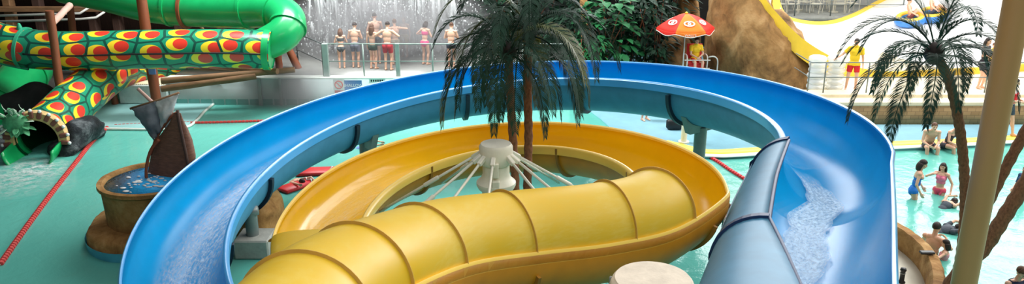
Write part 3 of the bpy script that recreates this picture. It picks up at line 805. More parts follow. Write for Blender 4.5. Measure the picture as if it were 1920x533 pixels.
b=MB(); q=sx_+.6; b.tube(vspline([(q-.2,yc-.3,zs+.22),(q,yc-.3,zs+.24),(q+.12,yc-.3,zs+.14),(q+.14,yc-.3,zs-.3),(q+.16,yc-.3,.08)],24),.024,8); b.build('side_rail',M['rail_white'],t)

# ================================================================== WHITE SLOPE SLIDE
def WZ2(px,py,Y): return WY(px,py,Y)
Nn=[(1398,-60,29.6),(1432,0,29.4),(1462,36,29.2),(1498,72,28.9),(1545,103,28.6),(1595,126,28.3),(1650,137,28.2),(1730,135,28.3),(1810,131,28.6),(1900,124,29),(2050,110,29.6)]
Ff=[(1452,-30,31),(1472,30,32.5),(1505,44,33.6),(1560,45,35),(1605,30,36),(1650,6,37),(1710,-22,37.6),(1790,-50,38),(1880,-70,38.3),(1990,-85,38.6),(2150,-95,39)]
NN=vspline([WY(*p) for p in Nn],60); FFp=vspline([WY(*p) for p in Ff],60)
t=thing('white_slope_slide','wide white wave slide with yellow edges behind the terrace','water slide',(NN[30].x,NN[30].y,zt))
rows=[[a.lerp(c,j/14)-Vector((0,0,.42*math.sin(PI*j/14)+(.25 if 0<j<14 else 0))) for j in range(15)] for a,c in zip(NN,FFp)]
b=MB(); b.solid(rows,.05); b.build('slope',M['whiteslide'],t)
def band(P,h0,h1,dy,name,mat,inn=.12):
    rows=[[p+Vector((0,0,h1)),p+Vector((0,inn,h1)),p+Vector((0,inn,h0)),p+Vector((0,0,h0))] for p in P]
    b=MB(); b.grid(rows,closed=True); b.f+= [(0,1,2,3),tuple((len(P)-1)*4+j for j in range(4))]; b.m+=[0,0]; return b.build(name,mat,t,smooth=False)
band(NN,-.62,.08,0,'edge_wall',M['yel_edge'],-.14); band(FFp,-.75,.12,0,'edge_wall',M['yel_edge'],.2)
for k in range(6,58,8):
    p=NN[k]
    if p.z-.7>zt+.1: b=MB(); b.tube([(p.x,p.y+.3,zt),(p.x,p.y+.3,p.z-.6)],.09,10); b.build('support',M['black'],t)
# cafe floor and chairs beyond
zc=WY(1520,28,37).z
b=MB(); b.box((9.2,36.6,zc-.25),(34,40,zc)); struct(b,'floor_cafe',M['steel_grey'])
railing('railing','grey rail in front of the metal cafe chairs',[Vector((11,36.7,zc)),Vector((22,36.7,zc))],1.0,[.5],[Vector((11+1.6*k,36.7,zc)) for k in range(7)],M['galv'])
def cafe_chair(x,y,rz,label):
    t=thing('cafe_chair',label,'chair',(x,y,zc),'metal cafe chairs beyond the white slide'); R_=Matrix.Translation((x,y,zc))@Matrix.Rotation(rz,4,'Z')
    T=lambda p: R_@Vector(p)
    b=MB(); b.box((-.21,-.21,.43),(.21,.21,.45),R_,bev=.008); b.build('seat',M['steel_white'],t,smooth=False)
    b=MB(); b.tube([T(p) for p in vspline([(-.24,.2,0),(-.24,.22,.6),(-.2,.25,.82),(.2,.25,.82),(.24,.22,.6),(.24,.2,0)],26)],.014,6); 
    for k in range(4): b.tube([T((-.22,.24,.54+k*.07)),T((.22,.24,.54+k*.07))],.012,6)
    b.build('backrest',M['steel_white'],t)
    for s in (-1,1):
        b=MB(); b.tube([T(p) for p in vspline([(s*.24,-.2,0),(s*.24,-.2,.62),(s*.24,.0,.66),(s*.24,.22,.64)],16)],.014,6); b.build('arm',M['steel_white'],t)
    return t
k=0
for px,yy,rz in ((1462,37.4,.4),(1486,37.3,-.5),(1508,38.0,2.2),(1530,37.4,.9),(1552,38.1,-1),(1574,37.4,2.6),(1596,37.6,.2),(1478,38.6,1.4),(1540,38.9,3)):
    q=WY(px,20,yy); cafe_chair(q.x,yy,rz,'silver metal cafe chair behind the rail above the white slide'); k+=1
def cafe_table(px,yy,label):
    q=WY(px,15,yy); t=thing('cafe_table',label,'table',(q.x,yy,zc))
    b=MB(); b.lathe([(.02,.72),(.34,.72),(.35,.735),(.34,.75),(.02,.75)],26,(q.x,yy,zc)); b.build('tabletop',M['steel_white'],t)
    b=MB(); b.lathe([(.22,0),(.22,.03),(.035,.06),(.03,.72)],16,(q.x,yy,zc)); b.build('pedestal',M['steel_white'],t)
cafe_table(1496,38.4,'round silver cafe table left among the metal chairs'); cafe_table(1563,37.8,'round silver cafe table right among the metal chairs')
# stacks of clear rings on the terrace
mc=NT('clear_plastic'); mc.set(Base_Color=lin((238,242,242)),Roughness=.12,Alpha=.55,Specular_IOR_Level=.8); M['clear']=mc.mat
for sx0,zk,nm in ((1530,0,'left'),(1565,1,'right')):
    q=WY(sx0,150,YT+1.6)
    for k in range(6):
        t=thing('swim_ring','clear swim ring, %s in the %s stack behind the terrace railing'%(('bottom one','second from bottom','third from bottom','fourth from bottom','second from top','topmost')[k],nm),'swim ring',(q.x+.02*math.sin(k*2.3),YT+1.6,zt+.001+k*.185),'clear swim rings stacked on the terrace')
        b=MB(); b.torus(t.location+Vector((0,0,.092)),.2,.095,28,12,Matrix.Rotation(.04*math.sin(k*1.7),3,'X')); rg=b.build('tube',M['clear'],t)
        b=MB(); b.tube([t.location+Vector((.28,-.05,.12)),t.location+Vector((.315,-.05,.14))],.014,8); b.build('valve',M['rail_white'],t)
# ================================================================== DRAGON AND GREEN TUBES
RT=.62
def joint_ring(P,k,parent,mat,t=.05,d=.05,r=RT,lug=False):
    d3=(P[k+1]-P[k-1]).normalized(); b=MB(); b.tube([P[k]-d3*t,P[k]+d3*t],r+d,28)
    return b.build('joint_ring',mat,parent,angle=40)
g=[(120,-30,29.4),(200,-14,29.1),(280,6,28.9),(360,14,28.7),(440,17,28.4),(500,18,28.0),(528,26,27.6),(541,42,27.1),(533,62,26.75),(508,78,26.6),(478,90,26.6)]
P=vspline([WY(*q) for q in g],70)
t=thing('green_tube_slide','plain green tube slide curling round above the dragon tube','water slide',(P[0].x,P[0].y,0))
tr=[float(np.interp(i,[0,44,69],[.68,.66,.52])) for i in range(70)]
b=MB(); b.tube(P,tr,30,cap=False); b.tube(P,[r-.05 for r in tr],30,cap=False); b.build('tube',M['green'],t,recalc=False)
for k in (26,45,53,60): joint_ring(P,k,t,M['green'],.05,.05,tr[k])
b=MB(); d3=(P[27]-P[25]).normalized(); b.tube([P[30]-d3*.05,P[30]+d3*.05],.75,24); b.build('strap',M['brown'],t,angle=40)
g=[(510,94,26.15),(470,92,26.1),(400,91,26.0),(330,92,25.9),(260,93,25.8),(190,95,25.7),(130,96,25.6),(60,92,25.5),(0,80,25.6),(-60,60,26.2),(-120,45,27)]
P=vspline([WY(*q) for q in g],90)
t=thing('dragon_tube_slide','upper scale patterned tube slide running left from the green bend','water slide',(P[0].x,P[0].y,0))
b=MB(); b.tube(P,RT,36,cap=False,uvlen=True); b.build('tube',M['dragon'],t,recalc=False)
joint_ring(P,1,t,M['green'],.1,.03); joint_ring(P,58,t,M['green_lip'],.05,.04)
b=MB(); q=[p+Vector((0,-RT-.0,-.02)) for p in P[1:57]]; b.tube(q,.028,6); b.build('seam',M['seamgreen'] if 'seamgreen' in M else M['black'],t)
q=[p+Vector((0,-.25,-RT*.95)) for p in P[57:]]; b=MB(); b.tube(q,.05,8); b.build('edge_lip',M['green_lip'],t)
p=P[58]; b=MB(); b.cap(p+Vector((0,-.1,RT)),p+Vector((0,-.1,RT+.14)),.1,.05); b.build('lug',M['green_lip'],t)
g=[(470,112,30.4),(400,122,29.8),(320,124,29.2),(260,122,28.3),(215,132,27.2),(172,162,25.8),(130,200,24.4),(102,229,23.4),(86,243,22.9),(77,254,22.45),(75,259,22.2)]
P=vspline([WY(*q) for q in g],80)
mouth=P[-1]; mz=mouth.z
t=thing('dragon_tube_slide','lower scale patterned tube slide ending at a decorated mouth over the pool','water slide',(mouth.x,mouth.y,0))
b=MB(); b.tube(P,.68,36,cap=False,uvlen=True); b.build('tube',M['dragon'],t,recalc=False)
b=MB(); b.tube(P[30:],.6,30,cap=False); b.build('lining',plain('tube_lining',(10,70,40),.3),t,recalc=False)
d3=Vector((.12,-1,0)).normalized(); side=Vector((-d3.y,d3.x,0)); upv=Vector((0,0,1))
# open trough below the mouth
rows=[]
for s in np.linspace(-.25,.95,10):
    rows.append([mouth+d3*s+side*(.62*math.cos(a))+upv*(.62*math.sin(a)-.12*s) for a in np.linspace(PI,2*PI,17)])
b=MB(); b.solid(rows,.05); b.build('trough',M['green'],t)
# tan arch with striped blocks around the opening
M['arch']=plain('arch_tan',(196,168,112),.8,.25,6,.4); M['archdark']=plain('arch_brown',(120,72,60),.8,.2,6,.3)
rows=[]
b=MB()
for i in range(25):
    a=-.18+(PI+.36)*i/24
    for_=[(.60,-.02),(.84,-.02),(.86,.12),(.82,.22),(.60,.22)]
    rows.append([mouth+d3*(.05+h)+side*(r*math.cos(a))+upv*(r*math.sin(a)) for r,h in for_])
b.grid(rows,closed=True); n=5; b.f+=[tuple(range(n)),tuple((len(rows)-1)*n+j for j in range(n))]; b.m+=[0,0]
ar=b.build('arch',M['arch'],t,angle=40)
for i in range(13):
    a=-.1+(PI+.2)*i/12; b=MB(); c=mouth+d3*.27+side*(.76*math.cos(a))+upv*(.76*math.sin(a))
    X=(side*math.cos(a)+upv*math.sin(a)); Y=d3; Z=X.cross(Y); R4=Matrix((X,Y,Z)).transposed().to_4x4()
    b.box((-.10,-.05,-.06),(.10,.05,.06),Matrix.Translation(c)@R4,bev=.02); b.build('arch_block',M['archdark'],ar,smooth=False)
    b=MB(); b.ell(c+X*.13+d3*.02,(.05,.05,.05),10,6); b.build('bead',M['signwhite'],ar)
# leafy dragon ornament at the arch's left shoulder
M['orn']=plain('ornament_green',(74,150,104),.6,.4,7,.3); M['orn2']=plain('ornament_pale',(190,214,190),.6,.2,8)
c=WY(30,232,mouth.y-.35); rr=random.Random(5)
o_=thing('leaf_ornament','green leafy ornament with pale curls on the left of the tube mouth arch','ornament',c)
b=MB(); b.ell(c,(.36,.22,.32),16,10); b.build('body',M['orn'],o_)
for k in range(22):
    a=rr.uniform(0,2*PI); e=rr.uniform(-.7,1.3); d=Vector((math.cos(a)*math.cos(e),-abs(math.sin(a)*math.cos(e))*.8,math.sin(e))).normalized()
    b=MB(); s=c+Vector((d.x*.3,d.y*.2,d.z*.27)); u,w=frame(d); rows=[[s+d*(.26*i/5)+u*(x*.09*math.sin(PI*(.12+.85*i/5)))+Vector((0,0,-.04*(i/5)**2+.012*abs(x))) for x in (-1,-.5,0,.5,1)] for i in range(6)]
    b.solid(rows,.012); b.build('leaf',M['orn'] if k%3 else M['orn2'],o_)
for k in range(5):
    s=c+Vector((-.3+.16*k,-.12,.22+.1*math.sin(k*2))); b=MB(); b.tube([s+Vector((.09*math.sin(q)*q/5,0,.05*q+.06*math.cos(q))) for q in np.linspace(0,5,18)],[.03*(1-.8*i/17) for i in range(18)],7); b.build('curl',M['orn2'],o_)
# dark green tube at the far left
P=vspline([WY(58,128,28.4),WY(30,160,27.2),WY(0,195,26),WY(-50,240,24.6),WY(-110,290,23.4)],40)
t=thing('green_tube_slide','dark green tube slide descending at the far left edge','water slide',(P[0].x,P[0].y,0))
b=MB(); b.tube(P,.72,28,cap=False); b.tube(P,.66,28,cap=False); b.build('tube',M['green'],t,recalc=False)
for k in (4,20): joint_ring(P,k,t,M['green'],.05,.05,.72)
# brown posts and logs
def post(px0,py0,px1,py1,Y,r,label,mat='brown',Y2=None,ground=None,name='timber_post',cat='post'):
    A=WY(px0,py0,Y);B=WY(px1,py1,Y2 or Y)
    if ground is not None:
        dn=(B-A); B=A+dn*((ground-A.z)/dn.z)
    b=MB(); 
    n=7; pts=[A.lerp(B,k/n)+Vector((rnd.uniform(-.012,.012),rnd.uniform(-.012,.012),0)) for k in range(n+1)]
    b.tube(pts,[r*rnd.uniform(.93,1.06) for _ in pts],14); return tag(b.build(name,M[mat],angle=50),label,cat)
post(93,20,114,170,24.7,.12,'tall brown post standing in front of the dragon tube',ground=.0)
post(98,44,131,10,24.75,.10,'short slanting brown brace from the top of the tall front post',Y2=26.2,mat='pinkwood',name='timber_brace',cat='brace')
post(126,-30,137,60,29.9,.12,'brown post behind the green tube near the white rails',ground=.0)
post(262,-20,294,190,27.0,.17,'thick brown post carrying a small blue tag behind the sail',ground=.06)
post(205,110,216,200,27.3,.11,'dark brown post left of the white box',ground=.06)
post(494,-10,527,60,29.0,.13,'brown post behind the green tube bend',ground=.9)
post(521,95,524,135,28.6,.13,'stub brown post under the green tube bend',ground=.5)
post(303,152,553,131,26.6,.10,'upper log of the bundle pointing right under the dragon tube',mat='log',Y2=27.3,name='log',cat='log')
post(303,167,480,143,26.5,.11,'lowest log of the bundle under the dragon tube',mat='log',Y2=27.0,name='log',cat='log')
post(395,124,520,134,27.8,.10,'thin log sloping down to the right behind the log bundle',mat='log',Y2=27.0,name='log',cat='log')
post(340,-5,385,62,29.6,.06,'thin slanting pole between the two tubes',mat='log',name='timber_pole',cat='pole')
q=WY(285,131,26.81); b=MB(); b.box((q.x-.12,26.79,q.z-.16),(q.x+.12,26.82,q.z+.16),bev=.02); tag(b.build('tag_plate',M['signblue'],smooth=False),'small blue square plate fixed on the thick brown post','plate')
# white rails by the back wall
for y0,lab in ((30,'upper'),(41,'lower')):
    P=[WY(-20,y0,30.6),WY(150,y0-5,30.6)]+([WY(180,33,30.8),WY(196,22,31)] if lab=='lower' else [WY(170,12,31)])
    b=MB(); b.tube(P,.045,8); tag(b.build('white_rail',M['rail_white']),lab+' white handrail above the dragon tube at the left','railing')
# back timber structure: posts and beams
for k,px in enumerate((15,70,170,215,330,410)):
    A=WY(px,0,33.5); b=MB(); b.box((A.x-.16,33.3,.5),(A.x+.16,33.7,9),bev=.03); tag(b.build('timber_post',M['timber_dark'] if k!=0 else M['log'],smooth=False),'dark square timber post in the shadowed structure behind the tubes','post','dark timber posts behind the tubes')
for zz,lab in ((2.3,'lower'),(3.7,'upper')):
    b=MB(); b.box((-26,33.0,zz),(-8.6,33.28,zz+.2),bev=.02); tag(b.build('timber_beam',M['log'],smooth=False),lab+' horizontal beam of the shadowed timber structure','beam')
b=MB(); b.box((-26,31.5,1.1),(-12.5,33.2,1.25)); [b.box((x,31.6,.49),(x+.15,31.75,1.11)) for x in (-25,-22,-19,-16,-13)]; tag(b.build('timber_walkway',M['timber_dark'],smooth=False),'dark walkway planks behind the dragon tube','walkway')
q=WY(97,-2,31); b=MB(); b.box((-27,32.2,4.4),(q.x-1,33.0,5.2),bev=.05); [b.box((x,32.5,.49),(x+.25,32.75,4.41)) for x in (-26.5,-24,-22)]; tag(b.build('stone_ledge',M['concrete'],smooth=False),'pale ledge in the upper left corner behind the rails','ledge')
# white box and its top
a=WY(225,196,YP-.1); c=WY(316,196,YP-.1); t=thing('plant_box','pale box with slatted top on the ledge behind the ship','box',((a.x+c.x)/2,YP,.06))
zb=WY(280,160,YP-.1).z
b=MB(); b.box((a.x,YP-.1,.06),(c.x,YP+1.9,zb),bev=.03); b.build('body',plain('pale_box',(206,220,216),.5),t,smooth=False)
b=MB(); 
for k in range(22): x=a.x+.05+(c.x-a.x-.1)*k/22; b.box((x,YP-.05,zb),(x+.045,YP+1.8,zb+.03))
b.build('slatted_top',M['concrete'],t,smooth=False)
b=MB(); q=WY(270,150,YP+.9); b.box((q.x-.14,YP+.7,zb+.03),(q.x+.14,YP+1.1,zb+.05),bev=.01); tag(b.build('yellow_mat',M['stripe'],smooth=False),'small yellow patch lying on the slatted box top','mat')
# black rocks by the tube mouth
boulder('rock','jagged black rock right of the dragon tube mouth',[(106,300),(108,272),(118,248),(136,232),(158,222),(176,226),(182,240),(176,262),(150,284),(128,300)],23.0,1.1,M['rockblack'],.3,21)
boulder('rock','black rock left of the dragon tube mouth',[(-40,312),(-36,262),(-18,246),(0,252),(14,262),(22,290),(26,308)],22.6,1.0,M['rockblack'],.22,31)
boulder('rock','dark rock bank behind the dragon tube mouth',[(-60,300),(-55,215),(-10,190),(40,170),(90,165),(130,185),(150,215),(170,240),(182,300)],25.8,1.0,plain('dark_rock',(34,34,34),.9,.4,3,.5),.3,41)
# foam at the mouth
def foam_patch(px_c,rx,ry,label,seed,dens=1.0,z=.015):
    c=G(px_c[0],px_c[1],z); rows=[];vals=[]
    for i in range(15):
        row=[]
        for j in range(29):
            r=i/14;a=2*PI*j/28; rr_=r*(1+.25*noise.noise(Vector((math.cos(a)*1.5+seed,math.sin(a)*1.5,0))))
            row.append(c+Vector((rx*rr_*math.cos(a),ry*rr_*math.sin(a),.03*noise.noise(Vector((i*.6,j*.7,seed)))*(1-r)))); vals.append(dens*(1-r)**.7)
        rows.append(row)
    b=MB(); b.grid(rows)
    for i in range(14):
        for j in range(28): 
            q=[rows[i][j],rows[i][j+1],rows[i+1][j+1],rows[i+1][j]]; b.uv[i*28+j]=[(v.x*1.4,v.y*1.4) for v in q]
    o=b.build('splash_foam',M['splash'],recalc=False); at=o.data.attributes.new('dens','FLOAT','POINT'); at.data.foreach_set('value',vals)
    return tag(o,label,'foam',kind='stuff')
foam_patch((62,318),1.2,1.0,'white foam spreading from the dragon tube mouth',1,1.1)
foam_patch((20,345),1.6,1.2,'thin foam trails on the pool at the far left',2,.6)
# lane ropes
def rope(pxs,label,cols,gap=.115,r=.055):
    P=vspline([G(x,y,.02) for x,y in pxs],200); Ls=np.r_[0,np.cumsum([(P[i+1]-P[i]).length for i in range(199)])]
    n=int(Ls[-1]/gap); b=MB(); 
    t=thing('lane_rope',label,'lane rope',P[0]); c_=MB(); c_.tube(P[::4],.014,6); c_.build('cable',M['rail_white'],t)
    for k in range(n):
        s=(k+.5)*gap; p=Vector([np.interp(s,Ls,[q[c] for q in P]) for c in range(3)]); p2=Vector([np.interp(s+.02,Ls,[q[c] for q in P]) for c in range(3)]); d=(p2-p).normalized()
        b.tube([p-d*gap*.46,p-d*gap*.34,p+d*gap*.34,p+d*gap*.46],[r*.55,r,r,r*.55],8)
    b.build('floats',M[cols],t,angle=40)['kind']='stuff'
    return t
rope([(0,497),(40,440),(90,372),(140,308),(175,264),(203,238)],'red float lane rope running towards the viewer across the left pool','red_rope',r=.065)
rope([(214,236),(300,232),(400,230),(495,227)],'red float lane rope running level behind the ship','red_rope',r=.05)
rope([(1322,292),(1340,300),(1370,320),(1402,340),(1440,368)],'red float lane rope between the yellow slide and the blue slide','red',r=.055)

# ================================================================== SHIP FOUNTAIN
fc=G(302,437,0); zr=1.32
t=thing('ship_fountain','round stone fountain basin of blue water carrying the ship wreck','fountain',fc)
def stonepot():
    b=MB(); n=48; rows=[]
    for z_,r in ((-.65,1.05),(.3,1.05),(.45,1.03),(.8,1.03),(zr-.12,1.05),(zr-.08,1.12),(zr,1.12),(zr+.01,1.02),(zr-.04,.98),(zr-.2,.98)):
        rows.append([fc+Vector(((r+.02*noise.noise(Vector((math.cos(2*PI*j/n)*4,math.sin(2*PI*j/n)*4,z_*5))))*math.cos(2*PI*j/n),r*math.sin(2*PI*j/n),z_)) for j in range(n)])
    b.grid(rows,closed=True); return b
stonepot().build('basin_wall',M['stone'],t,angle=50)
b=MB(); b.lathe([(.99,zr-.07),(.01,zr-.05)],48,fc); b.build('basin_water',M['water_blue'],t)
b=MB(); n=64; rows=[]
for k,(z_,r) in enumerate(((-.65,1.44),(.10,1.47),(.30,1.45),(.38,1.4),(.42,1.25),(.44,1.0))):
    rows.append([fc+Vector((r*(1+.05*noise.noise(Vector((math.cos(2*PI*j/n)*2,math.sin(2*PI*j/n)*2,k*.4))))*math.cos(2*PI*j/n),r*(1+.05*noise.noise(Vector((math.cos(2*PI*j/n)*2,math.sin(2*PI*j/n)*2,k*.4))))*math.sin(2*PI*j/n),z_+.03*noise.noise(Vector((j*.7,k,2))))) for j in range(n)])
b.grid(rows[1:],closed=True); b.build('rock_ledge',M['stone'],t)
b=MB(); b.grid([[p+Vector((0,0,0)) for p in rows[0]],[Vector((p.x,p.y,.2))+ (p-fc).normalized()*.03 for p in rows[1]]],closed=True); b.build('blue_skirt',plain('blue_skirt',(84,178,206),.4,.15,4),t)
b=MB()
rr=random.Random(4)
for k in range(46):
    a=rr.uniform(0,2*PI);r=rr.uniform(.1,.75)**1; p=fc+Vector((r*math.cos(a)*.8-.1,r*math.sin(a)*.8-.2,zr-.045)); s=rr.uniform(.015,.05)
    b.ell(p,(s*1.6,s,.014),8,4)
b.build('bubbles',M['signwhite'],t)['kind']='stuff'
# ship: upended bow half with ragged sail
sp=Vector((WY(325,300,fc.y).x,fc.y,zr-.1))
t=thing('ship_wreck','brown wrecked ship bow rising from the fountain with a ragged grey sail','ship',sp)
Ys=fc.y+.3
# stations from waterline to tip, pixel half widths left and right of the stem
stn=[(388,262,352,345),(350,272,358,360),(318,278,354,367),(290,283,349,367),(262,294,343,361),(240,310,338,352),(224,322,335,342),(211,331,333,335)]
rows=[]
for y,xl_,xs_,xr_ in stn:
    Lp=WY(xl_,y,Ys+.1); S=WY(xs_,y,Ys-.30+.22*(1-(y-211)/177)); Rp=WY(xr_,y,Ys+.1)
    row=[]
    for j in range(9):
        q=j/8; p=Lp.lerp(S,q); p+=Vector((-.06*math.sin(PI*q),-.05*math.sin(PI*q),0)); row.append(p)
    for j in range(1,9):
        q=j/8; p=S.lerp(Rp,q); p+=Vector((.08*math.sin(PI*q),-.06*math.sin(PI*q),0)); row.append(p)
    # far side of the hull
    for j in range(1,8):
        q=j/8; p=Rp.lerp(Lp,q); p+=Vector((0,.55*math.sin(PI*q)*(y-205)/177,0)); row.append(p)
    rows.append(row)
b=MB(); b.grid(rows,closed=True); n=len(rows[0]); b.f.append(tuple((len(rows)-1)*n+j for j in range(n))); b.m.append(0)
b.f.append(tuple(range(n))); b.m.append(0)
b.build('hull',M['hull'],t,angle=35)
b=MB(); b.tube([WY(x,y,Ys-.34+.22*(1-(y-211)/177)) for x,y in ((333,207),(335,224),(338,240),(343,262),(349,290),(354,318),(357,345))],.035,8); b.build('stem',plain('dark_stem',(74,52,42),.7),t)
b=MB(); P=[WY(x,y,Ys-.03) for x,y in ((331,211),(318,222),(303,242),(290,266),(283,290))]; b.tube(P,.03,8); b.build('gunwale',M['brown'],t)
b=MB(); P=vspline([WY(x,y,Ys-.2) for x,y in ((298,262),(284,280),(276,305),(274,330),(276,338))],24); b.tube(P,.035,8); b.build('bowsprit',M['brown'],t)
b=MB(); b.tube([WY(258,166,Ys),WY(290,196,Ys+.05),WY(318,248,Ys+.1)],[.035,.04,.05],10); b.build('mast',M['pinkwood'],t)
b=MB(); b.tube([WY(244,204,Ys-.05),WY(290,190,Ys-.02),WY(336,174,Ys+.03)],.025,8); b.build('yard',M['log'],t)
def sail(c4,mat,name,seed):
    A,B_,C_,D=[WY(x,y,Ys+dy) for x,y,dy in c4]; rows=[]
    for i in range(15):
        v=i/14; row=[]
        for j in range(13):
            u=j/12; p=A.lerp(B_,u).lerp(D.lerp(C_,u),v); p+=Vector((.0,-.13*math.sin(PI*u)*math.sin(PI*v)+.05*noise.noise(Vector((u*4,v*4,seed))),0))
            p+=Vector((.05*noise.noise(Vector((v*7,seed,u)))*(1 if j in(0,12) else .3),0,.07*noise.noise(Vector((u*8,seed,1)))*v)); row.append(p)
        rows.append(row)
    b=MB(); b.solid(rows,.02); return b.build(name,mat,t)
sail([(246,205,-.08),(292,190,-.05),(306,240,-.05),(288,264,-.12)],M['sail_dark'],'sail',1)
sail([(291,191,-.03),(335,176,.0),(318,232,.0),(300,246,-.02)],M['sail_light'],'sail',2)
b=MB(); q=WY(318,206,Ys+.05); b.ell(q+Vector((0,0,-.06)),(.07,.07,.09)); b.build('block',M['brown'],t)
# rocks and slab under the left of the blue slide, with the support post
boulder('rock','low tan rock in the pool under the left side of the blue slide',[(418,470),(424,430),(440,400),(465,372),(495,358),(515,372),(530,410),(536,450),(530,474)],17.4,1.0,M['stone'],.14,51)
q=G(474,440,.42); t=thing('flume_support','grey post on a concrete block under the left side of the blue slide','slide support',(q.x,q.y,.0))
b=MB(); b.box((q.x-.32,q.y-.34,0),(q.x+.4,q.y+.35,.42),bev=.03); b.build('block',plain('grey_concrete',(160,160,152),.8,.15,5,.3),t,smooth=False)
c=bfr[kL][0]
b=MB(); b.tube([(q.x,q.y,.4),(q.x,q.y,1.02)],.13,18); b.build('post',M['galv'],t,angle=40)
b=MB(); b.tube([(q.x-.14,q.y-.05,.93),(q.x+.16,q.y,.97)],.1,12); b.build('saddle',M['galv'],t)
# red mats in the pool
def redmat(pxc,ln,wd,rz,label):
    c=G(*pxc,0); b=MB(); R4=Matrix.Translation(c+Vector((0,0,.05)))@Matrix.Rotation(rz,4,'Z')
    t=thing('float_mat',label,'float',c)
    b.box((-ln/2,-wd/2,-.05),(ln/2,wd/2,.05),R4,bev=.04); b.build('mat',M['red'],t,angle=50)
    b=MB()
    for s in (-1,1): b.tube([R4@Vector((ln/2-.12,s*.2,.05)),R4@Vector((ln/2-.06,s*.1,.09)),R4@Vector((ln/2-.12,s*.0,.05))],.015,6)
    b.build('handle',M['whitecloth'],t)
redmat((592,325),1.0,.5,.1,'red float mat behind the dark haired swimmer'); redmat((556,352),.9,.45,.9,'red float mat in front of the dark haired swimmer')

# ================================================================== PILLAR
q=WY(1861,250,9.7)
pb=Vector((q.x,9.7,-.65)); t=thing('round_pillar','tall beige round steel pillar in front of the right palms','pillar',(pb.x,9.7,-.65))
b=MB(); b.tube([pb,pb+Vector((0,0,12))],.155,36); b.build('shaft',M['beige'],t,angle=40)
b=MB(); b.tube([pb,pb+Vector((0,0,.06))],.28,30); b.build('base_plate',M['beige'],t,angle=40)
# curved stone wall and the white floor it holds at lower right
P=vspline([G(x,y,.55) for x,y in ((1650,412),(1676,424),(1700,440),(1722,460),(1738,486),(1744,515),(1742,560))],30)
t=thing('curved_stone_wall','curved tan block wall in the pool behind the blue slide edge','wall',(P[0].x,P[0].y,-.65))
m=M['stone']; 
Ls=[0]
nb=9
for k in range(nb):
    i0=int(k*29/nb); i1=int((k+1)*29/nb); rows=[]
    for i in range(i0,i1+1):
        d=P[min(i+1,29)]-P[max(i-1,0)]; nrm=Vector((-d.y,d.x,0)).normalized(); p=P[i]
        e=.012 if i in(i0,i1) else 0
        rows.append([p-nrm*(.0-e)+Vector((0,0,-1.2)),p+nrm*e+Vector((0,0,-.06)),p+nrm*(.05)+Vector((0,0,-e)),p+nrm*.22+Vector((0,0,-e)),p+nrm*(.27-e)+Vector((0,0,-.06)),p+nrm*(.27-e)+Vector((0,0,-1.2))])
    b=MB(); b.grid(rows,closed=True); n=6; b.f+=[tuple(range(n)),tuple((len(rows)-1)*n+j for j in range(n))]; b.m+=[0,0]; b.build('block',m,t,angle=40)
b=MB(); pl=[p for p in P]+[G(1560,560,.55),G(1560,430,.55)]; pl=[Vector((p.x,p.y,0)) for p in pl]; b.prism(pl,-.65,.12); struct(b,'floor_landing',plain('landing_white',(226,222,206),.5,.06,3))
q=G(1690,530,.12); t=thing('drain_post','small black bollard on the white landing','bollard',q); b=MB(); b.lathe([(.07,0),(.07,.02),(.045,.04),(.045,.24),(.06,.26),(.05,.3),(.01,.31)],16,q); b.build('body',M['black'],t); b=MB(); b.torus(q+Vector((0,0,.2)),.047,.008,20,6); b.build('ring',M['steel_grey'],t)
q=G(1738,476,.57); b=MB(); b.box((q.x-.14,q.y-.06,q.z),(q.x+.14,q.y+.06,q.z+.05),bev=.02); tag(b.build('mooring_cleat',M['black'],smooth=False),'small black fitting on top of the curved stone wall','fitting')
# ================================================================== PALMS
def frond(o,az,el,ln,droop,rr,parent,mat,nl=40,lw=.013,ll=.33,hang=.75):
    d=Vector((math.cos(az)*math.cos(el),math.sin(az)*math.cos(el),math.sin(el))); pts=[o+d*.05]; n=16; st=ln/n
    sidew=rr.uniform(-.5,.5)
    for i in range(n):
        d=(d+Vector((0,0,-droop/n*(1.0+1.6*i/n)))+Vector((-math.sin(az),math.cos(az),0))*sidew/n*.5).normalized(); pts.append(pts[-1]+d*st)
    b=MB(); b.tube(pts,[.014*(1-.85*i/n)+.002 for i in range(n+1)],5)
    for k in range(nl):
        q=.12+.88*k/(nl-1); f=q*n; i=min(int(f),n-1); p=pts[i].lerp(pts[i+1],f-i); t=(pts[i+1]-pts[i]).normalized()
        s=t.cross(Vector((0,0,1))); s=s.normalized() if s.length>1e-3 else Vector((1,0,0)); up=s.cross(t)
        L_=ll*ln*(.55+.45*math.sin(PI*min(1,q*.9+.12)))*(1-.45*q**3)*rr.uniform(.85,1.1)
        for sg in (-1,1):
            a=(s*sg*.75+t*(.75+.35*q)+up*.18).normalized(); 
            e1=p+a*L_*.5; a2=(a+Vector((0,0,-hang))).normalized(); e2=e1+a2*L_*.5
            wd=(t-a*t.dot(a)); wd=wd.normalized()*lw*(1+.3*math.sin(k))
            b.add([p-wd*.5,p+wd*.5,e1+wd,e1-wd,e2],[(0,1,2,3),(3,2,4)])
    o_=b.build('frond',mat,parent,recalc=False); return o_
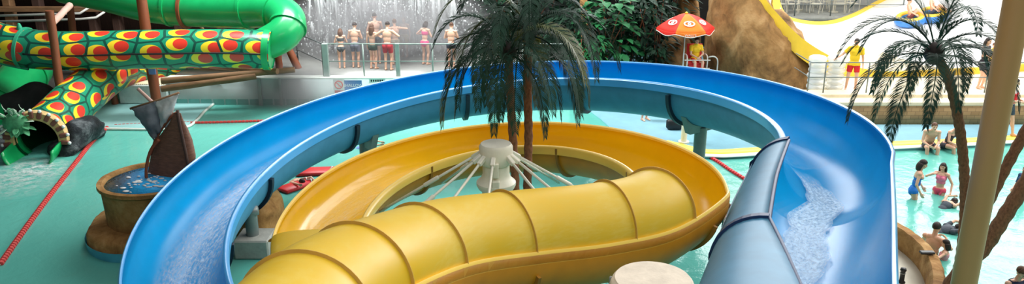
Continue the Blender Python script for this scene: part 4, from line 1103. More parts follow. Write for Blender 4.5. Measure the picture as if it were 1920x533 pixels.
def palm(label,path,crownr,nf,ln,seed,r=.075,lowfirst=True,hang=.75,droop=1.6,olive=0,nl=40,ll=.33,lw=.013,bias=None,shift=0):
    rr=random.Random(seed); P=vspline(path,64); t=thing('palm_tree',label,'palm tree',P[0])
    rs=[r*(1.12-.2*i/63)*(1.09 if i%2 else .95) for i in range(64)]
    b=MB(); b.tube(P,rs,14); b.build('trunk',M['trunk'],t)
    top=P[-1]
    b=MB(); b.ell(top,(r*1.9,r*1.9,r*2.4),12,8); b.build('crown_base',M['hair'],t)
    for k in range(nf):
        az=2.399*k+rr.uniform(-.25,.25); q=(k+.5)/nf; el=1.3-(1.75-shift)*q+rr.uniform(-.15,.15)
        frond(top+Vector((0,0,.05-.12*q)),az,el,ln*rr.uniform(.85,1.1),droop*rr.uniform(.85,1.15),rr,t,M['frond_olive'] if (olive and k%olive==olive-1) else M['frond'],nl=nl,ll=ll,lw=lw,hang=hang)
    return t
Yc=11.1
palm('palm with leaning brown trunk, left of the twin pair in the yellow loop',[Vector((WY(968,360,Yc).x,Yc,-.65)),WY(966,345,Yc),WY(961,250,Yc),WY(957,180,Yc),WY(953,96,Yc)],.3,20,1.55,11,r=.062,olive=6,hang=.8,nl=52,ll=.22,lw=.0075,droop=2.1,shift=.45)
Yc=11.55
palm('palm with straight brown trunk, right of the twin pair in the yellow loop',[Vector((WY(988,360,Yc).x,Yc,-.65)),WY(989,345,Yc),WY(991,250,Yc),WY(989,160,Yc),WY(992,60,Yc)],.3,20,1.75,12,r=.064,olive=5,hang=.8,nl=52,ll=.22,lw=.0075,droop=2.1,shift=.45)
Yc=13.75
palm('palm with curved trunk beside the beige pillar, crown below the white slide',[Vector((WY(1786,560,Yc).x,Yc,-.65)),WY(1790,540,Yc),WY(1803,470,Yc),WY(1809,400,Yc),WY(1807,310,Yc),WY(1796,220,Yc),WY(1775,140,Yc),WY(1752,100,Yc)],.3,21,1.95,23,r=.085,hang=.4,droop=1.75,nl=92,ll=.19,lw=.0065,shift=.55)
Yc=13.4
palm('palm trunk leaning right behind the pillar, upper of the two',[Vector((WY(1796,580,Yc).x,Yc,-.65)),WY(1803,540,Yc),WY(1826,440,Yc),WY(1868,350,Yc),WY(1918,255,Yc),WY(1990,130,Yc),WY(2090,-20,Yc),WY(2190,-130,Yc)],.3,20,1.5,25,r=.085)
Yc=12.6
palm('palm trunk leaning right behind the pillar, lower of the two',[Vector((WY(1752,600,Yc).x,Yc,-.65)),WY(1782,535,Yc),WY(1845,465,Yc),WY(1884,405,Yc),WY(1922,345,Yc),WY(2010,200,Yc),WY(2120,50,Yc),WY(2250,-80,Yc)],.3,20,1.5,26,r=.11)
# ------------------------------------------------------------------ jungle
def leafblade(b,p,d,L_,w,fold=.25,curl=.3):
    u=d.cross(Vector((0,0,1))); u=u.normalized() if u.length>1e-3 else Vector((1,0,0)); nn=u.cross(d)
    rows=[]
    for i,(q,s) in enumerate(((0,.05),(.25,.8),(.55,1),(.8,.6),(1,.04))):
        c=p+d*L_*q-Vector((0,0,curl*L_*q*q)); rows.append([c-u*w*s+nn*fold*w*s,c,c+u*w*s+nn*fold*w*s])
    b.grid(rows)
def bush(label,px,py0,py1,Y,rx,seed,mat,n=260,L_=(.25,.5),w=.09,name='jungle_bush',ground=.08,cat='plant'):
    rr=random.Random(seed); top=WY(px,py0,Y).z; x=WY(px,py0,Y).x; t=thing(name,label,cat,(x,Y,ground))
    b=MB()
    for k in range(9):
        a=rr.uniform(0,2*PI); e=Vector((x+rx*.6*rr.uniform(-1,1),Y+.4*math.sin(a),top-rr.uniform(0,.5)*(top-ground))); b.tube(vspline([(x+.1*math.cos(a),Y+.1*math.sin(a),ground),Vector((x,Y,ground)).lerp(e,.5)+Vector((rx*.2*math.cos(a),0,0)),e],10),[.03-.002*i for i in range(10)],6)
    b.build('stems',M['brown'],t)
    b=MB()
    for k in range(n):
        z_=ground+.2+(top-ground-.2)*rr.random()**.8; a=rr.uniform(0,2*PI); q=math.sqrt(rr.random()); s=math.sin(PI*min(1,.18+.8*(z_-ground)/(top-ground)))*.5+.5
        p=Vector((x+rx*q*s*math.cos(a),Y+.8*q*s*math.sin(a),z_)); d=Vector((math.cos(a)*.8+rr.uniform(-.4,.4),math.sin(a)*.8-.35,rr.uniform(-.5,.6))).normalized()
        leafblade(b,p,d,rr.uniform(*L_),w*rr.uniform(.7,1.3))
    b.build('foliage',mat,t,recalc=False)
    return t
bush('large leaved bright green plant right of the twin palms',1140,0,125,29.6,1.3,1,M['leaf'],230,(.3,.55),.14)
bush('dark bushy plant left of the parasol',1205,-10,130,30.2,1.4,2,M['leaf_dark'],520,(.25,.45),.07)
bush('dark bushy plant low behind the blue slide and twin palms',1075,30,130,29.8,1.5,3,M['leaf_dark'],420,(.25,.5),.07)
bush('tall dark plant behind the large leaved plant',1165,-60,110,32.5,2.3,4,M['leaf_dark'],800,(.3,.6),.1)
bush('green fine leaved plant beneath the right fronds of the twin palms',1110,70,130,29.0,.9,5,M['leaf'],300,(.2,.4),.04)
bush('tall dark plant filling the gap behind the twin palm crowns',985,-60,120,33.4,3.2,6,M['leaf_dark'],900,(.3,.6),.1)
bush('dark plant at the foot of the small tan rock',1228,85,135,29.3,.7,7,M['leaf_dark'],260,(.2,.35),.06)
bush('dark hanging plant behind the parasol top',1250,-60,60,32.5,1.2,8,M['leaf_dark'],520,(.3,.6),.06)
A=WY(1092,-60,31); B=WY(1098,125,31); b=MB(); P=[A.lerp(B,k/12) for k in range(13)]; P[-1].z=.08; b.tube(P,[.12+.03*math.sin(k*1.9) for k in range(13)],12); tag(b.build('bare_tree_trunk',M['beige']),'pale bare trunk among the plants behind the palm','trunk')
rr=random.Random(2)
for k in range(9):
    px=rr.uniform(1165,1265); A=WY(px,-70,31.3); L_=rr.uniform(1.5,3.4); b=MB(); b.tube([A+Vector((.06*math.sin(i*.9+k),.05*math.cos(i),-L_*i/10)) for i in range(11)],.012,5)
    tag(b.build('hanging_vine',M['log'] if k%2 else M['leaf_dark']),'thin hanging vine among the dark plants left of the parasol','vine','hanging vines')
# ================================================================== PEOPLE
def ik(a,c,l1,l2,pole):
    d=c-a; L_=min(d.length,(l1+l2)*.999); dn=d.normalized(); x=(l1*l1-l2*l2+L_*L_)/(2*L_); h=math.sqrt(max(0,l1*l1-x*x))
    p=vec(pole); p=(p-dn*p.dot(dn)); p=p.normalized() if p.length>1e-6 else Vector((0,1,0))
    return a+dn*x+p*h, a+dn*L_
CL={}
def cloth(c,var=.05):
    if c not in CL: CL[c]=plain('fabric_%d_%d_%d'%c,c,.75,var,8)
    return CL[c]
NP=[0]
def person(label,at,yaw,H=1.7,pose=None,wear=(),hair='hair',hairlen=0,fem=False,skin='skin',group=None,pitch=0,face=True,scale_w=1.0,heading=None):
    """at: the point under the hips at foot level; local y is forward; pose holds local joints for a 1.75 m body"""
    pose=pose or {}; V=lambda *a: Vector(a)
    J={}
    lean=pose.get('lean',V(0,0,0)); ph=pose.get('hip',.93)
    J['pel']=V(0,0,ph); J['ch']=J['pel']+V(0,.01,.36)+lean*.36; J['nk']=J['pel']+V(0,-.005,.56)+lean*.56; J['hd']=J['nk']+V(0,.035,.155)+lean*.12+pose.get('head',V(0,0,0))
    sw=(.165 if fem else .185)*scale_w; hw=.095
    turn=pose.get('turn',0); 
    for s,k in ((-1,'L'),(1,'R')):
        J['sh'+k]=J['nk']+V(s*sw*math.cos(turn),s*sw*math.sin(turn),-.075)
        J['hp'+k]=J['pel']+V(s*hw,0,-.02)
        w_=pose.get('wr'+k,J['sh'+k]+V(s*.09,.06,-.53)); J['el'+k],J['wr'+k]=ik(J['sh'+k],w_,.29,.255,pose.get('elp'+k,V(s*.7,-1,-.2)))
        a_=pose.get('an'+k,V(s*.10,0,.075)); J['kn'+k],J['an'+k]=ik(J['hp'+k],a_,.43,.42,pose.get('knp'+k,V(s*.12,1,0)))
    segs=[]
    def add(a,c,ra,rb,nm): segs.append((vec(a),vec(c),ra,rb,nm))
    b=MB()
    up=(J['nk']-J['pel']).normalized(); 
    # trunk
    Q=up.to_track_quat('Z','Y').to_matrix()
    X=Vector((math.cos(turn),math.sin(turn),0))
    hipw=.165 if fem else .152
    b.ell(J['pel']+V(0,-.01,.0),(hipw*scale_w,.108*scale_w,.125),16,10)
    b.ell(J['pel'].lerp(J['nk'],.36),((.122 if fem else .138)*scale_w,.092*scale_w,.17),16,10,Q)
    b.ell(J['pel'].lerp(J['nk'],.68),((.145 if fem else .165)*scale_w,.105*scale_w,.17),16,10,Q)
    b.cap(J['shL'].lerp(J['nk'],.1)+V(0,0,-.005),J['shR'].lerp(J['nk'],.1)+V(0,0,-.005),.052,.052)
    b.cap(J['nk']+V(0,-.01,-.06)-X*.10,J['nk']+V(0,-.01,-.06)+X*.10,.062,.062)
    if fem:
        for s in (-1,1): b.ell(J['pel'].lerp(J['nk'],.66)+V(s*.068,.09,0),(.058,.05,.055))
    else:
        for s in (-1,1): b.ell(J['pel'].lerp(J['nk'],.74)+V(s*.075,.075,0),(.075,.035,.055))
    for s in (-1,1): b.ell(J['pel']+V(s*.072,-.065,-.045),(.082,.07,.085))
    b.cap(J['nk']+V(0,-.01,-.03),J['hd']+V(0,-.012,-.06),.056,.052)
    add(J['pel']-V(0,0,.06),J['pel'],.15,.15,'pelvis'); add(J['pel'],J['nk'],.13,.16,'torso')
    # head with jaw, nose, brow and ears
    h=J['hd']; hy=pose.get('hyaw',0); hp_=pose.get('hpitch',0); HR=Matrix.Rotation(hy,3,'Z')@Matrix.Rotation(hp_,3,'X'); hv=lambda *a: h+HR@Vector(a)
    b.ell(hv(0,-.01,.03),(.074,.092,.088),16,10,HR); b.ell(hv(0,.022,-.045),(.056,.062,.068),14,9,HR); b.cap(hv(0,.075,.012),hv(0,.098,-.028),.011,.017,8)
    b.cap(hv(-.038,.07,.032),hv(.038,.07,.032),.017,.017,8); b.ell(hv(0,.062,-.092),(.024,.02,.018)); b.cap(hv(-.02,.077,-.058),hv(.02,.077,-.058),.010,.010,8)
    for s in (-1,1): b.ell(hv(s*.076,-.012,-.005),(.012,.022,.034),8,6,HR); b.ell(hv(s*.042,.05,-.02),(.026,.026,.026))
    add(hv(0,-.01,.05),hv(0,.02,-.07),.09,.07,'head')
    fw=pose.get('fist',.25)
    for s,k in ((-1,'L'),(1,'R')):
        b.ell(J['sh'+k],(.062,.062,.062)); b.cap(J['sh'+k],J['el'+k],.052 if not fem else .044,.040 if not fem else .036); b.cap(J['el'+k],J['wr'+k],.041 if not fem else .036,.027)
        add(J['sh'+k],J['el'+k],.05,.04,'arm'+k); add(J['el'+k],J['wr'+k],.04,.03,'fore'+k)
        # hand: palm, four fingers and a thumb leaving its side
        d=(J['wr'+k]-J['el'+k]).normalized(); pn=vec(pose.get('palm'+k,(-s,0,0))); pn=(pn-d*pn.dot(d)); pn=pn.normalized() if pn.length>.05 else frame(d)[0]; sd=d.cross(pn)*(1 if s>0 else 1)
        if sd.y<0 and abs(d.z)>.6: sd=-sd
        w=J['wr'+k]; b.cap(w,w+d*.05,.026,.03,8)
        for q in (-1,0,1): b.cap(w+d*.02+sd*q*.018,w+d*.088+sd*q*.026,.016,.015,8)
        for q,(off,ln) in enumerate(((.031,.066),(.011,.078),(-.010,.072),(-.030,.056))):
            p0=w+d*.085+sd*off; c_=fw+.04*q; d1=(d*math.cos(c_)+pn*math.sin(c_)).normalized(); d2=(d*math.cos(2.1*c_)+pn*math.sin(2.1*c_)).normalized()
            p1=p0+d1*ln*.55; p2=p1+d2*ln*.5; b.cap(p0,p1,.0105,.0095,7); b.cap(p1,p2,.0095,.008,7)
        p0=w+d*.03+sd*.026; dt=(d*.72+sd*.68+pn*.25).normalized(); p1=p0+dt*.045; b.cap(p0,p1,.015,.012,7); b.cap(p1,p1+(d*.85+sd*.35+pn*.3).normalized()*.034,.012,.009,7)
        add(w,w+d*.17,.03,.03,'hand'+k)
        tw=.088 if not fem else .09
        b.cap(J['hp'+k]+V(0,0,.0),J['kn'+k],tw*scale_w,.056); b.cap(J['kn'+k],J['an'+k],.056,.036)
        dk=(J['an'+k]-J['kn'+k]).normalized(); cf=J['kn'+k]+dk*.13; bk=(J['kn'+k]-J['an'+k]).cross(Vector((1,0,0))); bk=bk.normalized() if bk.length>.01 else V(0,-1,0)
        if bk.y>0 and abs(dk.z)>.5: bk=-bk
        b.ell(cf+bk*.018,(.05,.05,.10),10,7,dk.to_track_quat('Z','Y').to_matrix())
        add(J['hp'+k],J['kn'+k],.09,.056,'thigh'+k); add(J['kn'+k],J['an'+k],.056,.04,'shin'+k)
        fd=vec(pose.get('ft'+k,(s*.15,1,-.12))).normalized(); a=J['an'+k]; hl=a+V(0,-.03,-.035)
        b.cap(hl,a+V(0,0,-.01),.036,.036); b.cap(hl+V(0,0,-.004),a+fd*.12+V(0,0,-.032),.034,.030); b.cap(a,a+fd*.13+V(0,0,-.035),.034,.026); b.cap(a+fd*.12+V(-.018,0,-.037),a+fd*.165+V(-.014,0,-.04),.023,.017); b.cap(a+fd*.12+V(.018,0,-.037),a+fd*.165+V(.014,0,-.04),.023,.017)
        add(hl,a+fd*.17,.035,.02,'foot'+k)
    sc=H/1.75; at=vec(at)
    MM=Matrix.Translation(at)@Matrix.Rotation(yaw,4,'Z')@Matrix.Rotation(pitch,4,'X')@Matrix.Scale(sc,4)
    # one continuous skin by voxel union
    me=bpy.data.meshes.new('tmp'); me.from_pydata(b.v,[],b.f); import bmesh
    bm=bmesh.new(); bm.from_mesh(me); bmesh.ops.recalc_face_normals(bm,faces=bm.faces); bm.to_mesh(me); bm.free()
    o=bpy.data.objects.new('tmp',me); C.objects.link(o)
    m1=o.modifiers.new('r','REMESH'); m1.mode='VOXEL'; m1.voxel_size=.0095; m1.use_smooth_shade=True
    m2=o.modifiers.new('s','SMOOTH'); m2.factor=.5; m2.iterations=4
    dg=bpy.context.evaluated_depsgraph_get(); body=bpy.data.meshes.new_from_object(o.evaluated_get(dg)); bpy.data.objects.remove(o)
    body.materials.clear(); body.materials.append(M[skin])
    nv=len(body.vertices); co_=np.empty(nv*3); body.vertices.foreach_get('co',co_); co_=co_.reshape(-1,3); no=np.empty(nv*3); body.vertex_normals.foreach_get('vector',no); no=no.reshape(-1,3)
    best=np.full(nv,1e9); lab=np.zeros(nv,int); tt=np.zeros(nv)
    for i,(a,c_,ra,rb,nm) in enumerate(segs):
        a_=np.array(a);d_=np.array(c_)-a_; t=np.clip(((co_-a_)@d_)/(d_@d_),0,1); r=ra+(rb-ra)*t
        dist=np.linalg.norm(co_-a_-t[:,None]*d_,axis=1)-r
        k=dist<best; best[k]=dist[k];lab[k]=i;tt[k]=t[k]
    names=np.array([s_[4] for s_ in segs]); nmv=names[lab]
    upn=np.array(up); hgt=(co_-np.array(J['pel']))@upn      # height above the hips along the trunk
    root=thing('person',label,'person',at,group)
    body.transform(MM); bo=bpy.data.objects.new('body',body); C.objects.link(bo); attach(bo,root)
    polys=np.array([p.vertices[:] if len(p.vertices)==4 else tuple(p.vertices)+(p.vertices[-1],) for p in body.polygons])
    for wname,col,rule,off in wear:
        sel=np.zeros(nv,bool)
        for seg,lo,hi in rule:
            if seg in('torso','pelvis','trunk'):
                kk=np.isin(nmv,('torso','pelvis')) | (np.char.startswith(nmv.astype(str),'thigh')&(tt<.12))
                sel|=kk&(hgt>=lo)&(hgt<=hi)
            else:
                kk=np.char.startswith(nmv.astype(str),seg); sel|=kk&(tt>=lo)&(tt<=hi)
        fs=polys[sel[polys].all(1)]
        if len(fs)==0: continue
        us,inv=np.unique(fs,return_inverse=True); inv=inv.reshape(fs.shape)
        outer=co_[us]+no[us]*off; inner=co_[us]+no[us]*.001
        k_=len(us); vs=np.vstack([outer,inner]); faces=[tuple(dict.fromkeys(f)) for f in inv.tolist()]
        # hem: close the open border so the cloth has thickness
        ec={}
        for f in faces:
            for i in range(len(f)):
                e=(f[i],f[(i+1)%len(f)]); ec[tuple(sorted(e))]=ec.get(tuple(sorted(e)),[])+[e]
        hem=[(e[0][1],e[0][0],e[0][0]+k_,e[0][1]+k_) for e in ec.values() if len(e)==1]
        cm=bpy.data.meshes.new(wname); cm.from_pydata(vs.tolist(),[],faces+hem); cm.materials.append(cloth(col)); cm.transform(MM); cm.polygons.foreach_set('use_smooth',[True]*len(cm.polygons))
        c_o=bpy.data.objects.new(wname,cm); C.objects.link(c_o); attach(c_o,root)
    # hair: a cap over the skull, open at the face, with locks when long
    hb=MB(); hh=lambda *a: h+HR@Vector(a)
    rows=[]
    for i in range(11):
        e=PI/2-i*(PI*.62)/10; row=[]
        for j in range(24):
            a=2*PI*j/24; front=max(0,math.sin(a)); ee=max(e, -.62+1.02*front**.6)
            r_=1+.03*noise.noise(Vector((math.cos(a)*3,math.sin(a)*3,i*.7+NP[0])))
            row.append(hh(.084*r_*math.cos(ee)*math.cos(a),-.012+.104*r_*math.cos(ee)*math.sin(a),.034+.1*r_*math.sin(ee)))
        rows.append(row)
    hb.solid([r+[r[0]] for r in rows],.012)
    if hairlen>0:
        for k in range(15):
            a=PI*1.0+PI*k/14; p0=hh(.074*math.cos(a),-.012+.085*math.sin(a),.03); p1=p0+HR@Vector((.018*math.cos(a),-.02+.01*math.sin(a),-.10)); p2=p1+Vector((.0,-.012,-hairlen*.5)); p3=p2+Vector((.01*math.sin(k*2.),-.004,-hairlen*.5))
            hb.tube(vspline([p0,p1,p2,p3],8),[.026,.028,.028,.026,.024,.02,.015,.006],7)
    hb.v=[tuple(MM@Vector(p)) for p in hb.v]; hb.build('hair',M[hair],root)
    if face:
        for s in (-1,1):
            eb=MB(); eb.ell(MM@hv(s*.03,.083,.010),(.011*sc,.009*sc,.008*sc),8,6); eb.build('eye',M['eye'],root)
        mb=MB(); mb.cap(MM@hv(-.019,.086,-.058),MM@hv(.019,.086,-.058),.0065*sc,.0065*sc,7); mb.build('lips',M['lip'],root)
    NP[0]+=1
    return root
V=lambda *a: Vector(a)
AWAY,TOWARD=0.0,PI
SHORTS=[('trunk',-.3,.07),('thigh',0,.62)]; TRUNKS=[('trunk',-.3,.05),('thigh',0,.35)]; BRIEF=[('trunk',-.2,.05),('thigh',0,.10)]
BRA=[('torso',.29,.43)]; SUIT=[('trunk',-.2,.47),('thigh',0,.08)]; TEE=[('trunk',-.06,.62),('arm',0,.62)]; VEST=[('trunk',-.05,.545)]
FOLD=dict(wrL=V(-.05,.16,1.24),wrR=V(.05,.18,1.26),elpL=V(-1,-.3,-.6),elpR=V(1,-.3,-.6),palmL=V(0,-1,0),palmR=V(0,-1,0),lean=V(0,.1,0),head=V(0,.03,-.02),hpitch=-.35)
yw=28.6
def on(px,Y,z_): return Vector((WY(px,100,Y).x,Y,z_))
def wf(px,Y): return on(px,Y,zp)
person('girl in a dark striped two-piece watching the falls, leftmost bather at the railing',wf(640,29.0),.15,1.42,FOLD,[('bikini_top',(70,78,80),BRA,.01),('bikini_bottom',(70,78,80),BRIEF,.01)],'hair_b',.2,True)
person('bare-backed man in grey shorts, second bather from the railing corner',wf(666,29.1),-.1,1.62,FOLD,[('swim_shorts',(112,116,132),SHORTS,.014)],'hair')
person('tall bare-backed man behind the woman in dark green at the falls',wf(706,29.7),.25,1.86,dict(FOLD,turn=.1),[('swim_shorts',(60,66,74),SHORTS,.014)],'hair')
person('woman in a dark green swimsuit standing left of the man in red shorts',wf(699,28.9),-.35,1.6,dict(wrR=V(.3,.2,1.25),elpR=V(1,-.4,-.4)),[('swimsuit_bottom',(24,58,46),TRUNKS,.012)],'hair_b',.25,True)
person('broad bare-backed man in red swim shorts at the waterfall railing',wf(727,28.7),-.15,1.72,dict(FOLD,wrL=V(-.32,.2,1.2),wrR=V(.3,.22,1.25)),[('swim_shorts',(178,30,46),SHORTS,.016)],'hair',scale_w=1.06)
person('bather hidden behind the man in red shorts with arm raised',wf(742,29.6),.3,1.66,dict(wrR=V(.3,.2,1.35),elpR=V(1,-.5,0)),[('swim_shorts',(150,140,120),SHORTS,.014)],'hair_b')
person('pale bather in yellow shorts half lost in the waterfall spray',wf(760,31.0),PI*.9,1.5,None,[('swim_shorts',(222,186,70),SHORTS,.014)],'hair_b')
person('dark haired woman in a bright pink bikini bottom near the falls',wf(797,29.6),-.5,1.58,dict(FOLD,wrL=V(-.2,.2,1.2)),[('bikini_bottom',(228,60,130),BRIEF,.014),('bikini_top',(228,60,130),BRA,.01)],'hair',.06,True)
person('bather in dark trunks half hidden by the palm fronds at the railing',wf(846,29.2),-.2,1.6,FOLD,[('swim_shorts',(52,56,70),TRUNKS,.014)],'hair_b')
# seated lifeguard under the parasol
SIT=lambda hip,fw=.44,ft=.0: dict(hip=hip,anL=V(-.12,fw+.02,ft),anR=V(.12,fw+.02,ft),knpL=V(-.15,.6,1),knpR=V(.15,.6,1))
ls=1.68/1.75
person('lifeguard in yellow shirt and red shorts sitting under the orange parasol',Vector((sx_,yc+.02,zs-.5*ls+.05)),TOWARD+.12,1.68,dict(SIT(.52,.44,.08),wrL=V(-.05,.34,.68),wrR=V(.06,.32,.66),elpL=V(-1,-.4,-.3),elpR=V(1,-.4,-.3),lean=V(0,.06,0)),[('shirt',(250,206,36),TEE,.02),('shorts',(206,36,40),SHORTS,.016)],'hair')
# standing lifeguard on the terrace
person('lifeguard in yellow shirt and red shorts standing at the terrace railing',on(1604,YT+1.35,zt+.0),TOWARD-.35,1.72,dict(wrR=V(.55,.16,1.12),elpR=V(.2,-1,-.6),palmR=V(0,0,-1),anL=V(-.13,.02,.075),anR=V(.16,-.05,.075)),[('shirt',(250,206,36),TEE,.022),('shorts',(212,30,40),SHORTS,.018)],'hair')
person('dark haired woman in a black top behind the right palm on the terrace',on(1848,YT+1.7,zt),TOWARD+.5,1.68,dict(wrR=V(.1,.25,1.2),elpR=V(1,-.3,-.5)),[('top',(46,40,48),VEST,.014),('shorts',(60,56,66),SHORTS,.014)],'hair',.2,True)
person('child in a yellow shirt beside the pillar on the terrace',on(1862,YT+2.3,zt),TOWARD-.2,1.4,None,[('shirt',(244,206,60),TEE,.016),('shorts',(70,80,110),SHORTS,.014)],'hair_b')
person('man with a red towel over white top walking on the deck right of the pillar',on(1914,23.6,.08),TOWARD+.9,1.76,dict(wrL=V(-.1,.3,1.1),wrR=V(.14,.28,1.12),anL=V(-.1,.18,.075),anR=V(.1,-.16,.075)),[('top',(222,206,204),VEST,.015),('red_towel',(214,34,48),[('torso',.12,.42)],.045),('shorts',(62,74,90),SHORTS,.016)],'hair')
# deck behind the back of the blue slide
person('bather in dark red shorts on the blue deck behind the slide',on(1214,25.3,.08),TOWARD+.6,1.6,None,[('swim_shorts',(128,36,52),TRUNKS,.014)],'hair')
# pool edge pair
es_=G(1742,277,.08); 
person('man in dark shorts sitting hunched on the pool edge, left of the pair',Vector((es_.x,es_.y+.05,.08-.43)),TOWARD-.2,1.72,dict(SIT(.52,.46,.12),lean=V(.05,.42,-.05),wrL=V(-.05,.5,.62),wrR=V(.14,.5,.64),head=V(0,.06,-.03)),[('swim_shorts',(40,40,52),SHORTS,.016)],'hair_b')
es_=G(1775,276,.08)
person('person in a striped dark top sitting on the pool edge, right of the pair',Vector((es_.x,es_.y+.05,.08-.41)),TOWARD+.35,1.62,dict(SIT(.52,.46,.12),lean=V(-.05,.34,-.04),wrL=V(-.14,.48,.62),wrR=V(.08,.46,.64),head=V(0,.05,-.02)),[('swim_top',(70,62,70),[('torso',.1,.42)],.012),('swim_shorts',(44,42,52),TRUNKS,.014)],'hair',0.0,True)
# waders
def wade(px,py,z_=-.65): q=G(px,py,0); return Vector((q.x,q.y,z_))
person('woman in a blue swimsuit standing in the shallow pool facing the girl',wade(1712,371),-PI*.5-.45,1.64,dict(wrL=V(-.24,.18,.95),wrR=V(.26,.15,.93),lean=V(0,.12,0),hpitch=-.2),[('swimsuit',(24,116,206),[('trunk',-.2,.26),('thigh',0,.08)],.012),('strap',(24,116,206),[('torso',.26,.36)],.006)],'hair',.12,True)
person('girl in a pink two-piece swimsuit standing in the shallow pool',wade(1760,364),PI*.75,1.46,dict(wrR=V(.2,.2,1.42),elpR=V(1,-.2,-.7),wrL=V(-.34,.1,.95)),[('bikini_top',(240,130,160),[('torso',.2,.46)],.012),('bikini_bottom',(232,80,110),BRIEF,.012)],'hair',.22,True)
SWIM=dict(wrL=V(-.25,.15,1.9),wrR=V(.3,.1,1.95),anL=V(-.12,-.05,.1),anR=V(.12,-.08,.1),head=V(0,.05,-.02),hpitch=.9)
def swimmer(label,px,py,yaw,H,wear,hair='hair',hl=.0,fem=False,tilt=-1.15,depth=.0,pose=None):
    # floats on the front: the head clears the surface at the given pixel
    q=G(px,py,.08); sc=H/1.75; R_=Matrix.Rotation(yaw,3,'Z')@Matrix.Rotation(tilt,3,'X'); hd=R_@Vector((0,.08,1.66))*sc
    return person(label,q-hd+Vector((0,0,depth)),yaw,H,pose or SWIM,wear,hair,hl,fem,pitch=tilt)
swimmer('dark haired swimmer stretched in the pool below the girl in pink',1791,378,-1.1,1.5,[('swimsuit',(60,70,80),SUIT,.01)],'hair',.1,True)
swimmer('swimmer in a dark top floating beside the curved palm trunk',1800,428,-1.6,1.55,[('rash_top',(62,70,80),TEE,.014)],'hair',0,False)
KN=dict(hip=.52,anL=V(-.14,-.1,.1),anR=V(.14,-.1,.1),knpL=V(-.1,1,.2),knpR=V(.1,1,.2))
person('man shoulder deep in the pool holding a child beside the stone wall',wade(1747,474),-.9,1.75,dict(KN,hip=.5,wrL=V(-.1,.32,.9),wrR=V(.12,.34,.88)),[('swim_shorts',(60,64,84),SHORTS,.014)],'hair')
person('dark haired child facing the man beside the stone wall',wade(1770,486),1.0,1.3,dict(KN,hip=.62,wrL=V(-.26,.3,1.1),wrR=V(.3,.3,1.12)),[('swim_top',(232,160,170),[('torso',.1,.44)],.012)],'hair',.1,True)
person('person in a navy tank top wading at the lower right, head bowed',wade(1888,592,-.65),TOWARD+.25,1.66,dict(lean=V(0,.12,0),hpitch=-.45,wrL=V(-.3,.3,.98),wrR=V(.28,.2,.95)),[('tank_top',(36,40,70),VEST,.016),('swim_shorts',(40,44,66),SHORTS,.016)],'hair_b',scale_w=1.05)
person('child in a blue and green top standing in the pool at the right edge',wade(1915,368),PI*.55,1.42,dict(wrL=V(-.15,.2,1.0),wrR=V(.15,.22,1.0)),[('rash_top',(36,66,110),[('torso',.1,.6),('arm',0,.9)],.016),('green_side',(40,170,110),[('trunk',-.02,.10)],.018),('swim_shorts',(40,44,60),SHORTS,.014)],'hair_b')
person('bather in a dark green swimsuit between the yellow and blue slides',wade(1360,428),TOWARD+1.2,1.5,dict(KN,hip=.62),[('swimsuit',(26,86,80),SUIT,.012)],'hair_b',.05,True)
swimmer('dark haired swimmer between the two red float mats',568,343,-2.3,1.6,[('swim_shorts',(40,42,54),SHORTS,.014)],'hair')
swimmer('small swimmer in a blue and white top under the back of the blue slide',700,272,-1.5,1.4,[('rash_top',(120,150,210),TEE,.014)],'hair_b')
# riders in the ring on the white slide
qr=WY(1742,42,31.2)
Pn,Pf=WY(1742,60,31.2),None
t=thing('ride_ring','blue ride ring with yellow handles carrying riders down the white slide','swim ring',qr)
# find the slope under the ring
from mathutils.bvhtree import BVHTree
so=[o for o in bpy.data.objects if o.name.startswith('slope')][0]
bv=BVHTree.FromPolygons([v.co for v in so.data.vertices],[p.vertices[:] for p in so.data.polygons])
hit,nr,_,_=bv.ray_cast(Vector((0,0,CAMZ)),ray(1727,40)); nr=nr if nr.z>0 else -nr
u=nr.cross(Vector((0,1,0))).normalized(); v_=nr.cross(u); R3=Matrix((u,v_,nr)).transposed()
cR=hit+nr*.18
t.location=cR; t.matrix_basis=Matrix.Translation(cR)
def ring(c,nm):
    b=MB(); b.torus(c,.46,.17,40,14,R3); b.build('tube',plain('ring_blue_'+nm,(62,132,206),.35),t)
    b=MB(); b.torus(c+nr*.1,.45,.115,40,10,R3); b.build('top_band',M['yel_edge'],t)
    b=MB(); b.lathe([(.02,-.1),(.36,-.1),(.36,-.06),(.02,-.06)],24,c,R3.to_4x4()); b.build('floor',M['yel_edge'],t)
ring(cR+u*.47*(1 if u.x>0 else -1),'front'); ring(cR-u*.47*(1 if u.x>0 else -1),'rear')
sg=1 if u.x>0 else -1
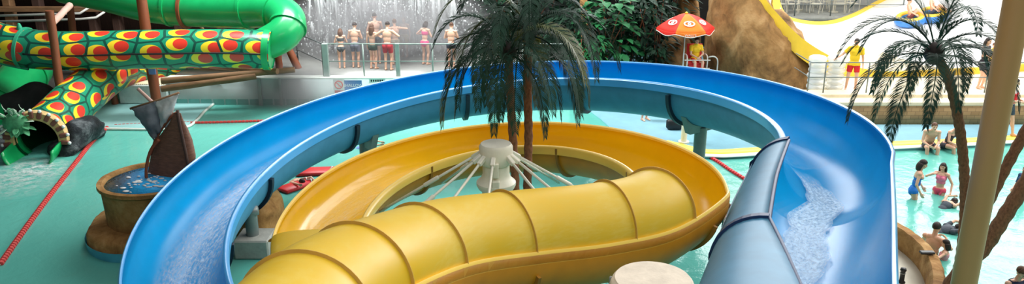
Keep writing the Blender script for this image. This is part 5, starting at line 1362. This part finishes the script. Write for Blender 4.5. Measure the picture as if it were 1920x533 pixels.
for off,lb,hr,cl,yw_ in ((.47,'dark haired rider in front on the blue ring on the white slide','hair',(60,70,90),-1.2),(-.47,'rider leaning back behind on the blue ring on the white slide','hair_b',(120,60,60),-1.4)):
    c=cR+u*off*sg+nr*.08
    person(lb,c-Vector((0,0,.40)),PI+yw_*-.9,1.6,dict(SIT(.5,.5,.55),anL=V(-.12,.62,.62),anR=V(.12,.62,.62),lean=V(0,-.22,0),wrL=V(-.42,.16,.66),wrR=V(.42,.16,.66)),[('swim_shorts',cl,SHORTS,.014)],hr)
# small dark bag on the deck by the slide post
q=G(1264,243,.08); t=thing('beach_bag','small black bag on the blue deck beside the thin white post','bag',q)
b=MB(); b.box((q.x-.25,q.y-.12,.08),(q.x+.25,q.y+.12,.42),bev=.07); b.build('body',M['black'],t,angle=50)
b=MB(); b.tube(vspline([(q.x-.15,q.y,.4),(q.x-.1,q.y,.6),(q.x+.1,q.y,.6),(q.x+.15,q.y,.4)],14),.015,6); b.build('strap',M['black'],t)
q=G(1284,276,.0); b=MB(); b.tube([(q.x,q.y+.2,.08),(q.x,q.y+.2,1.1)],.09,14); b.tube([(q.x,q.y+.2,.08),(q.x,q.y+.2,.12)],.16,14); tag(b.build('deck_post',M['steel_white'],angle=40),'thin white post on the blue deck behind the blue slide','post')
# ------------------------------------------------------------------ light
w=bpy.data.worlds.new('world'); bpy.context.scene.world=w; w.use_nodes=True
w.node_tree.nodes['Background'].inputs[0].default_value=(.9,.97,1,1); w.node_tree.nodes['Background'].inputs[1].default_value=.12
def area(name,loc,rot,sx,sy,e,c=(1,1,1)):
    l=bpy.data.lights.new(name,'AREA'); l.shape='RECTANGLE'; l.size=sx;l.size_y=sy;l.energy=e;l.color=c
    o=bpy.data.objects.new(name,l); C.objects.link(o); o.location=loc; o.rotation_euler=rot; return o
area('roof_skylight',(3,22,17),(0,0,0),22,24,1900,(1,.99,.96))
area('roof_skylight',(19,20,15),(0,math.radians(25),0),12,26,5600,(1,.98,.94))
area('back_right_fill',(18,36.5,10.5),(math.radians(-90),0,0),28,8,6000,(.97,.99,1))  # added area lamp; its reflection bleaches the water on the right
area('front_fill',(2,1,12.5),(math.radians(10),0,0),12,6,720)  # unseen fill added overhead to brighten the near side of the slides
area('falls_fill',(-5.5,27,12),(math.radians(25),0,0),9,5,3600)  # lamp added above the waterfall to whiten its water and mist
s=bpy.context.scene
s.view_settings.view_transform='Standard'; s.view_settings.look='None'; s.view_settings.gamma=1; s.view_settings.exposure=0; s.view_settings.use_curve_mapping=False
